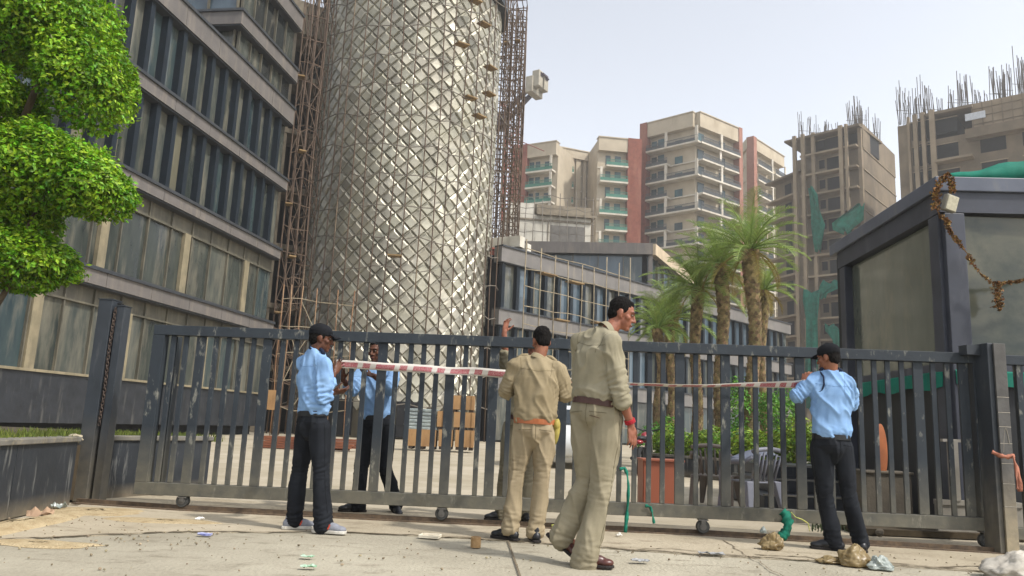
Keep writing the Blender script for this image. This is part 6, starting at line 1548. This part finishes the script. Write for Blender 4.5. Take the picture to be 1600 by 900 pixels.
# policeman with his back to us at the gate
def ex_c(T, P, S, F, up_, h, W):
    p = P['pelvis']+S*.185-F*.02-Z_*.03; mb = MB(); M = Matrix.Rotation(.12, 3, 'Y'); mb.ell(p, (.032, .045, .115), M, 14, 12); mb.ell(p+Vector((.0, -.01, .06)), (.034, .05, .05), M); mb.build('belt_pouch', pouch_m, T, smooth=True)
    mb = MB(); c = P['pelvis']+up_*.05-F*.128; mb.box(c, (.012, .006, .06)); mb.build('belt_loop', kh2, T)
Z_ = Vector((0, 0, 1))
person('policeman in khaki with tan belt standing with his back to us, hands on the tape', 6.67,
       dict(head=(846, 533, .05), neck=(841, 559, .0), chest=(838, 592, 0), pelvis=(835, 668, 0), sh_a=(806, 571, 0), sh_b=(870, 576, 0), el_a=(791, 612, .07), el_b=(884, 618, .07), wr_a=(799, 597, .32), wr_b=(868, 603, .31),
            hip_a=(819, 676), hip_b=(852, 676), kn_a=(808, 738, .03), kn_b=(847, 740, 0), ank_a=(797, 824, .02), ank_b=(837, 828, 0)),
       (-.25, .93, -.25), (1, .05, 0), kh1, kh2, sk1, (sh_blk, sole_d), hair=True, belt=(tanb,), sleeve='elbow', heavy=1.06, seed=2, curls=(.7, .7), toes=((-.75, .6, 0), (-.12, 1, 0)), hem=.07, tabs=kh1, extras=ex_c)
# policeman walking past
def ex_w(T, P, S, F, up_, h, W):
    d = (P['wr_b']-P['el_b']).normalized(); c = P['wr_b']-d*.012; mb = MB()
    for t in (-.012, -.002, .008): mb.tube([q for q in ellring(c+d*t, .034, .034, S, d, 16)]+[ellring(c+d*t, .034, .034, S, d, 16)[0]], .006, 6, caps=False)
    mb.build('wrist_thread', redm, T, smooth=True)
    mb = MB(); q = P['pelvis']-F*.13+S*.06-Z_*.05; mb.tube([q-S*.06+Z_*.01, q, q+S*.055-Z_*.012], .0025, 5); mb.build('pocket_seam', brb, T)
person('tall bareheaded policeman in khaki walking past in front, head turned right, red wrist thread', 5.62,
       dict(head=(972, 491, .03), neck=(949, 515, 0), chest=(934, 556, 0), pelvis=(930, 640, 0), sh_a=(906, 532, .13), sh_b=(955, 536, -.14), el_a=(908, 600, .27), el_b=(968, 611, -.17), wr_a=(930, 622, .42), wr_b=(985, 661, -.10),
            hip_a=(914, 652, .06), hip_b=(948, 652, -.05), kn_a=(917, 752, .10), kn_b=(941, 757, -.03), ank_a=(880, 834, .12), ank_b=(915, 872, -.04)),
       (.92, -.12, -.26), (.80, -.6, 0), kh3, kh4, sk3, (sh_brn, sole_d), hair=True, belt=(brb,), sleeve='rolled', heavy=1.08, seed=5, curls=(.5, .35), toes=((.95, -.25, 0), (.98, -.12, 0)), leg_w=1.12, hem=.088, hem_up=(.06, .045), foot_pitch=(-.62, 0),
       handdirs={'b': ((.12, .0, -1), (-.6, .8, 0), (.8, .5, -.2))}, extras=ex_w, headroll=-.05)
# guard at the left
def tabs_l(T, P, S, F, up_, h, W):
    for k in 'ab':
        a_ = P['sh_'+k].lerp(P['neck'], .25)+Z_*.066; b_ = P['sh_'+k].lerp(P['neck'], .62)+Z_*.062; mb = MB(); mb.tube([a_, a_.lerp(b_, .5)+Z_*.008, b_], .015, 8); mb.build('shoulder_strap', navy, T, smooth=True)
    mb = MB(); c = P['neck']+Z_*.0; nax = (W(0, -.01, -.08)-P['neck']).normalized(); mb.rings([ellring(c+nax*t, r_, r_, S, nax, 20) for t, r_ in ((-.004, .0735), (.004, .076), (.012, .0735))], caps=False); mb.build('tie_band', navy, T, smooth=True)
person('guard in pale blue shirt, black cap and grey trainers holding the left tape end', 6.68,
       dict(head=(502, 529, 0), neck=(495, 548, 0), chest=(489, 588, 0), pelvis=(489, 656, 0), sh_a=(474, 569, .12), sh_b=(508, 571, -.12), el_a=(511, 604, .28), el_b=(505, 620, -.14), wr_a=(521, 585, .42), wr_b=(517, 614, .08),
            hip_a=(478, 668, .06), hip_b=(500, 668, -.06), kn_a=(467, 738, .10), kn_b=(501, 740, -.04), ank_a=(459, 811, .10), ank_b=(506, 820, -.05)),
       (.93, .3, -.1), (.68, -.73, 0), blu, blk, sk2, (sh_gry, sole_w), cap=blk2, hair=True, belt=(bkb,), sleeve='rolled', heavy=.92, seed=9, curls=(.7, .6), toes=((.9, .35, 0), (.98, -.12, 0)), leg_w=.96, hem=.068, hem_up=(.085, .085), logo=True, extras=tabs_l,
       handdirs={'a': ((.3, .5, .8), (.7, -.6, .1), (-.5, 0, .8)), 'b': ((.9, .35, .2), (0, .5, .8), (-.3, 0, .9))})
# guard behind the gate
person('guard in pale blue shirt standing behind the gate bars, facing us, legs apart', 8.22,
       dict(head=(588, 549, -.02), neck=(589, 569, 0), chest=(589, 601, 0), pelvis=(590, 660, 0), sh_a=(563, 585, -.02), sh_b=(615, 584, -.02), el_a=(549, 611, -.14), el_b=(611, 607, -.2), wr_a=(537, 594, -.30), wr_b=(585, 588, -.3),
            hip_a=(577, 670), hip_b=(605, 670), kn_a=(564, 731, -.02), kn_b=(602, 732, -.04), ank_a=(559, 789, 0), ank_b=(618, 786, .12)),
       (-.35, -.9, -.12), (1, .08, 0), blu, blk, sk2, (sh_blk, sole_d), hair=True, belt=(bkb,), sleeve='rolled', heavy=1.0, seed=12, curls=(.6, .6), toes=((-.95, -.3, 0), (.45, -.9, 0)), hem=.075, extras=tabs_l, foot_pitch=(0, -.25),
       handdirs={'a': ((-.15, -.5, .8), (0, -1, 0), (.8, 0, .2)), 'b': ((-.8, -.5, .2), (0, -.6, .8), (0, 0, 1))})
# policeman behind the gate with his arm up
person('policeman behind the gate raising one hand above the top rail, mostly hidden', 8.08,
       dict(head=(836, 546, -.02), neck=(830, 566, 0), chest=(826, 600, 0), pelvis=(814, 662, 0), sh_a=(806, 583, -.05), sh_b=(852, 584, -.02), el_a=(789, 566, -.28), el_b=(862, 625, -.1), wr_a=(788, 522, -.33), wr_b=(846, 612, -.3),
            hip_a=(799, 670), hip_b=(828, 670), kn_a=(791, 735, -.05), kn_b=(826, 738, 0), ank_a=(785, 800, -.02), ank_b=(820, 803, 0)),
       (-.3, -.95, -.05), (1, .05, 0), kh3, kh4, sk3, (sh_blk, sole_d), cap=blk2, hair=True, belt=(brb,), sleeve='rolled', heavy=1.0, seed=15, curls=(.75, .6), toes=((-.92, -.4, 0), (.2, -1, 0)), hem=.075,
       handdirs={'a': ((.15, -.1, 1), (.75, -.65, 0), (.6, .6, .2)), 'b': ((-.8, -.5, .2), (0, -.6, .8), (0, 0, 1))})
# guard at the right
def ex_r(T, P, S, F, up_, h, W):
    tabs_l(T, P, S, F, up_, h, W)
    a_ = P['sh_a']; mb = MB(); mb.tube([a_+Vector((.02, -.03, .074)), a_+Vector((.03, -.082, .03)), a_+Vector((.025, -.10, -.04)), a_+Vector((.005, -.10, -.10)), a_+Vector((-.03, -.085, -.12))], .008, 7); mb.build('lanyard', navy, T, smooth=True)
person('guard in pale blue shirt and black cap tying the right tape end, back to us', 6.9,
       dict(head=(1294, 559, 0), neck=(1298, 580, 0), chest=(1299, 618, 0), pelvis=(1299, 692, 0), sh_a=(1276, 594, .02), sh_b=(1324, 598, -.02), el_a=(1245, 619, .03), el_b=(1331, 630, .1), wr_a=(1256, 601, .20), wr_b=(1300, 618, .30),
            hip_a=(1283, 700), hip_b=(1316, 700), kn_a=(1289, 772, .02), kn_b=(1326, 773, 0), ank_a=(1303, 847, .02), ank_b=(1346, 846, .02)),
       (-.62, .75, -.16), (1, .22, 0), blu, blk, sk1, (sh_blk, sole_d), cap=blk2, hair=True, belt=(bkb,), sleeve='long', heavy=1.02, seed=21, curls=(.6, .6), toes=((-.9, .3, 0), (.25, .95, 0)), leg_w=.94, hem=.062, hem_up=(.06, .06), extras=ex_r,
       handdirs={'a': ((.35, .4, .85), (.6, .7, 0), (.3, -.3, .8))})
# ================================================================ the dusty air
mb = MB(); mb.box((0, 85, 29.5), (420, 200, 61)); hz = mb.build('haze', None)
hm = bpy.data.materials.new('haze'); hm.use_nodes = True; hn = hm.node_tree.nodes; hn.remove(hn['Principled BSDF'])
pv_ = hn.new('ShaderNodeVolumePrincipled'); pv_.inputs['Density'].default_value = HAZE; pv_.inputs['Color'].default_value = (1, .985, .95, 1); pv_.inputs['Anisotropy'].default_value = .3
hm.node_tree.links.new(pv_.outputs[0], hn['Material Output'].inputs['Volume']); hz.data.materials.append(hm)
hz['kind'] = 'stuff'; hz['label'] = 'pale dusty haze in the air between camera and far towers'; hz['category'] = 'haze'
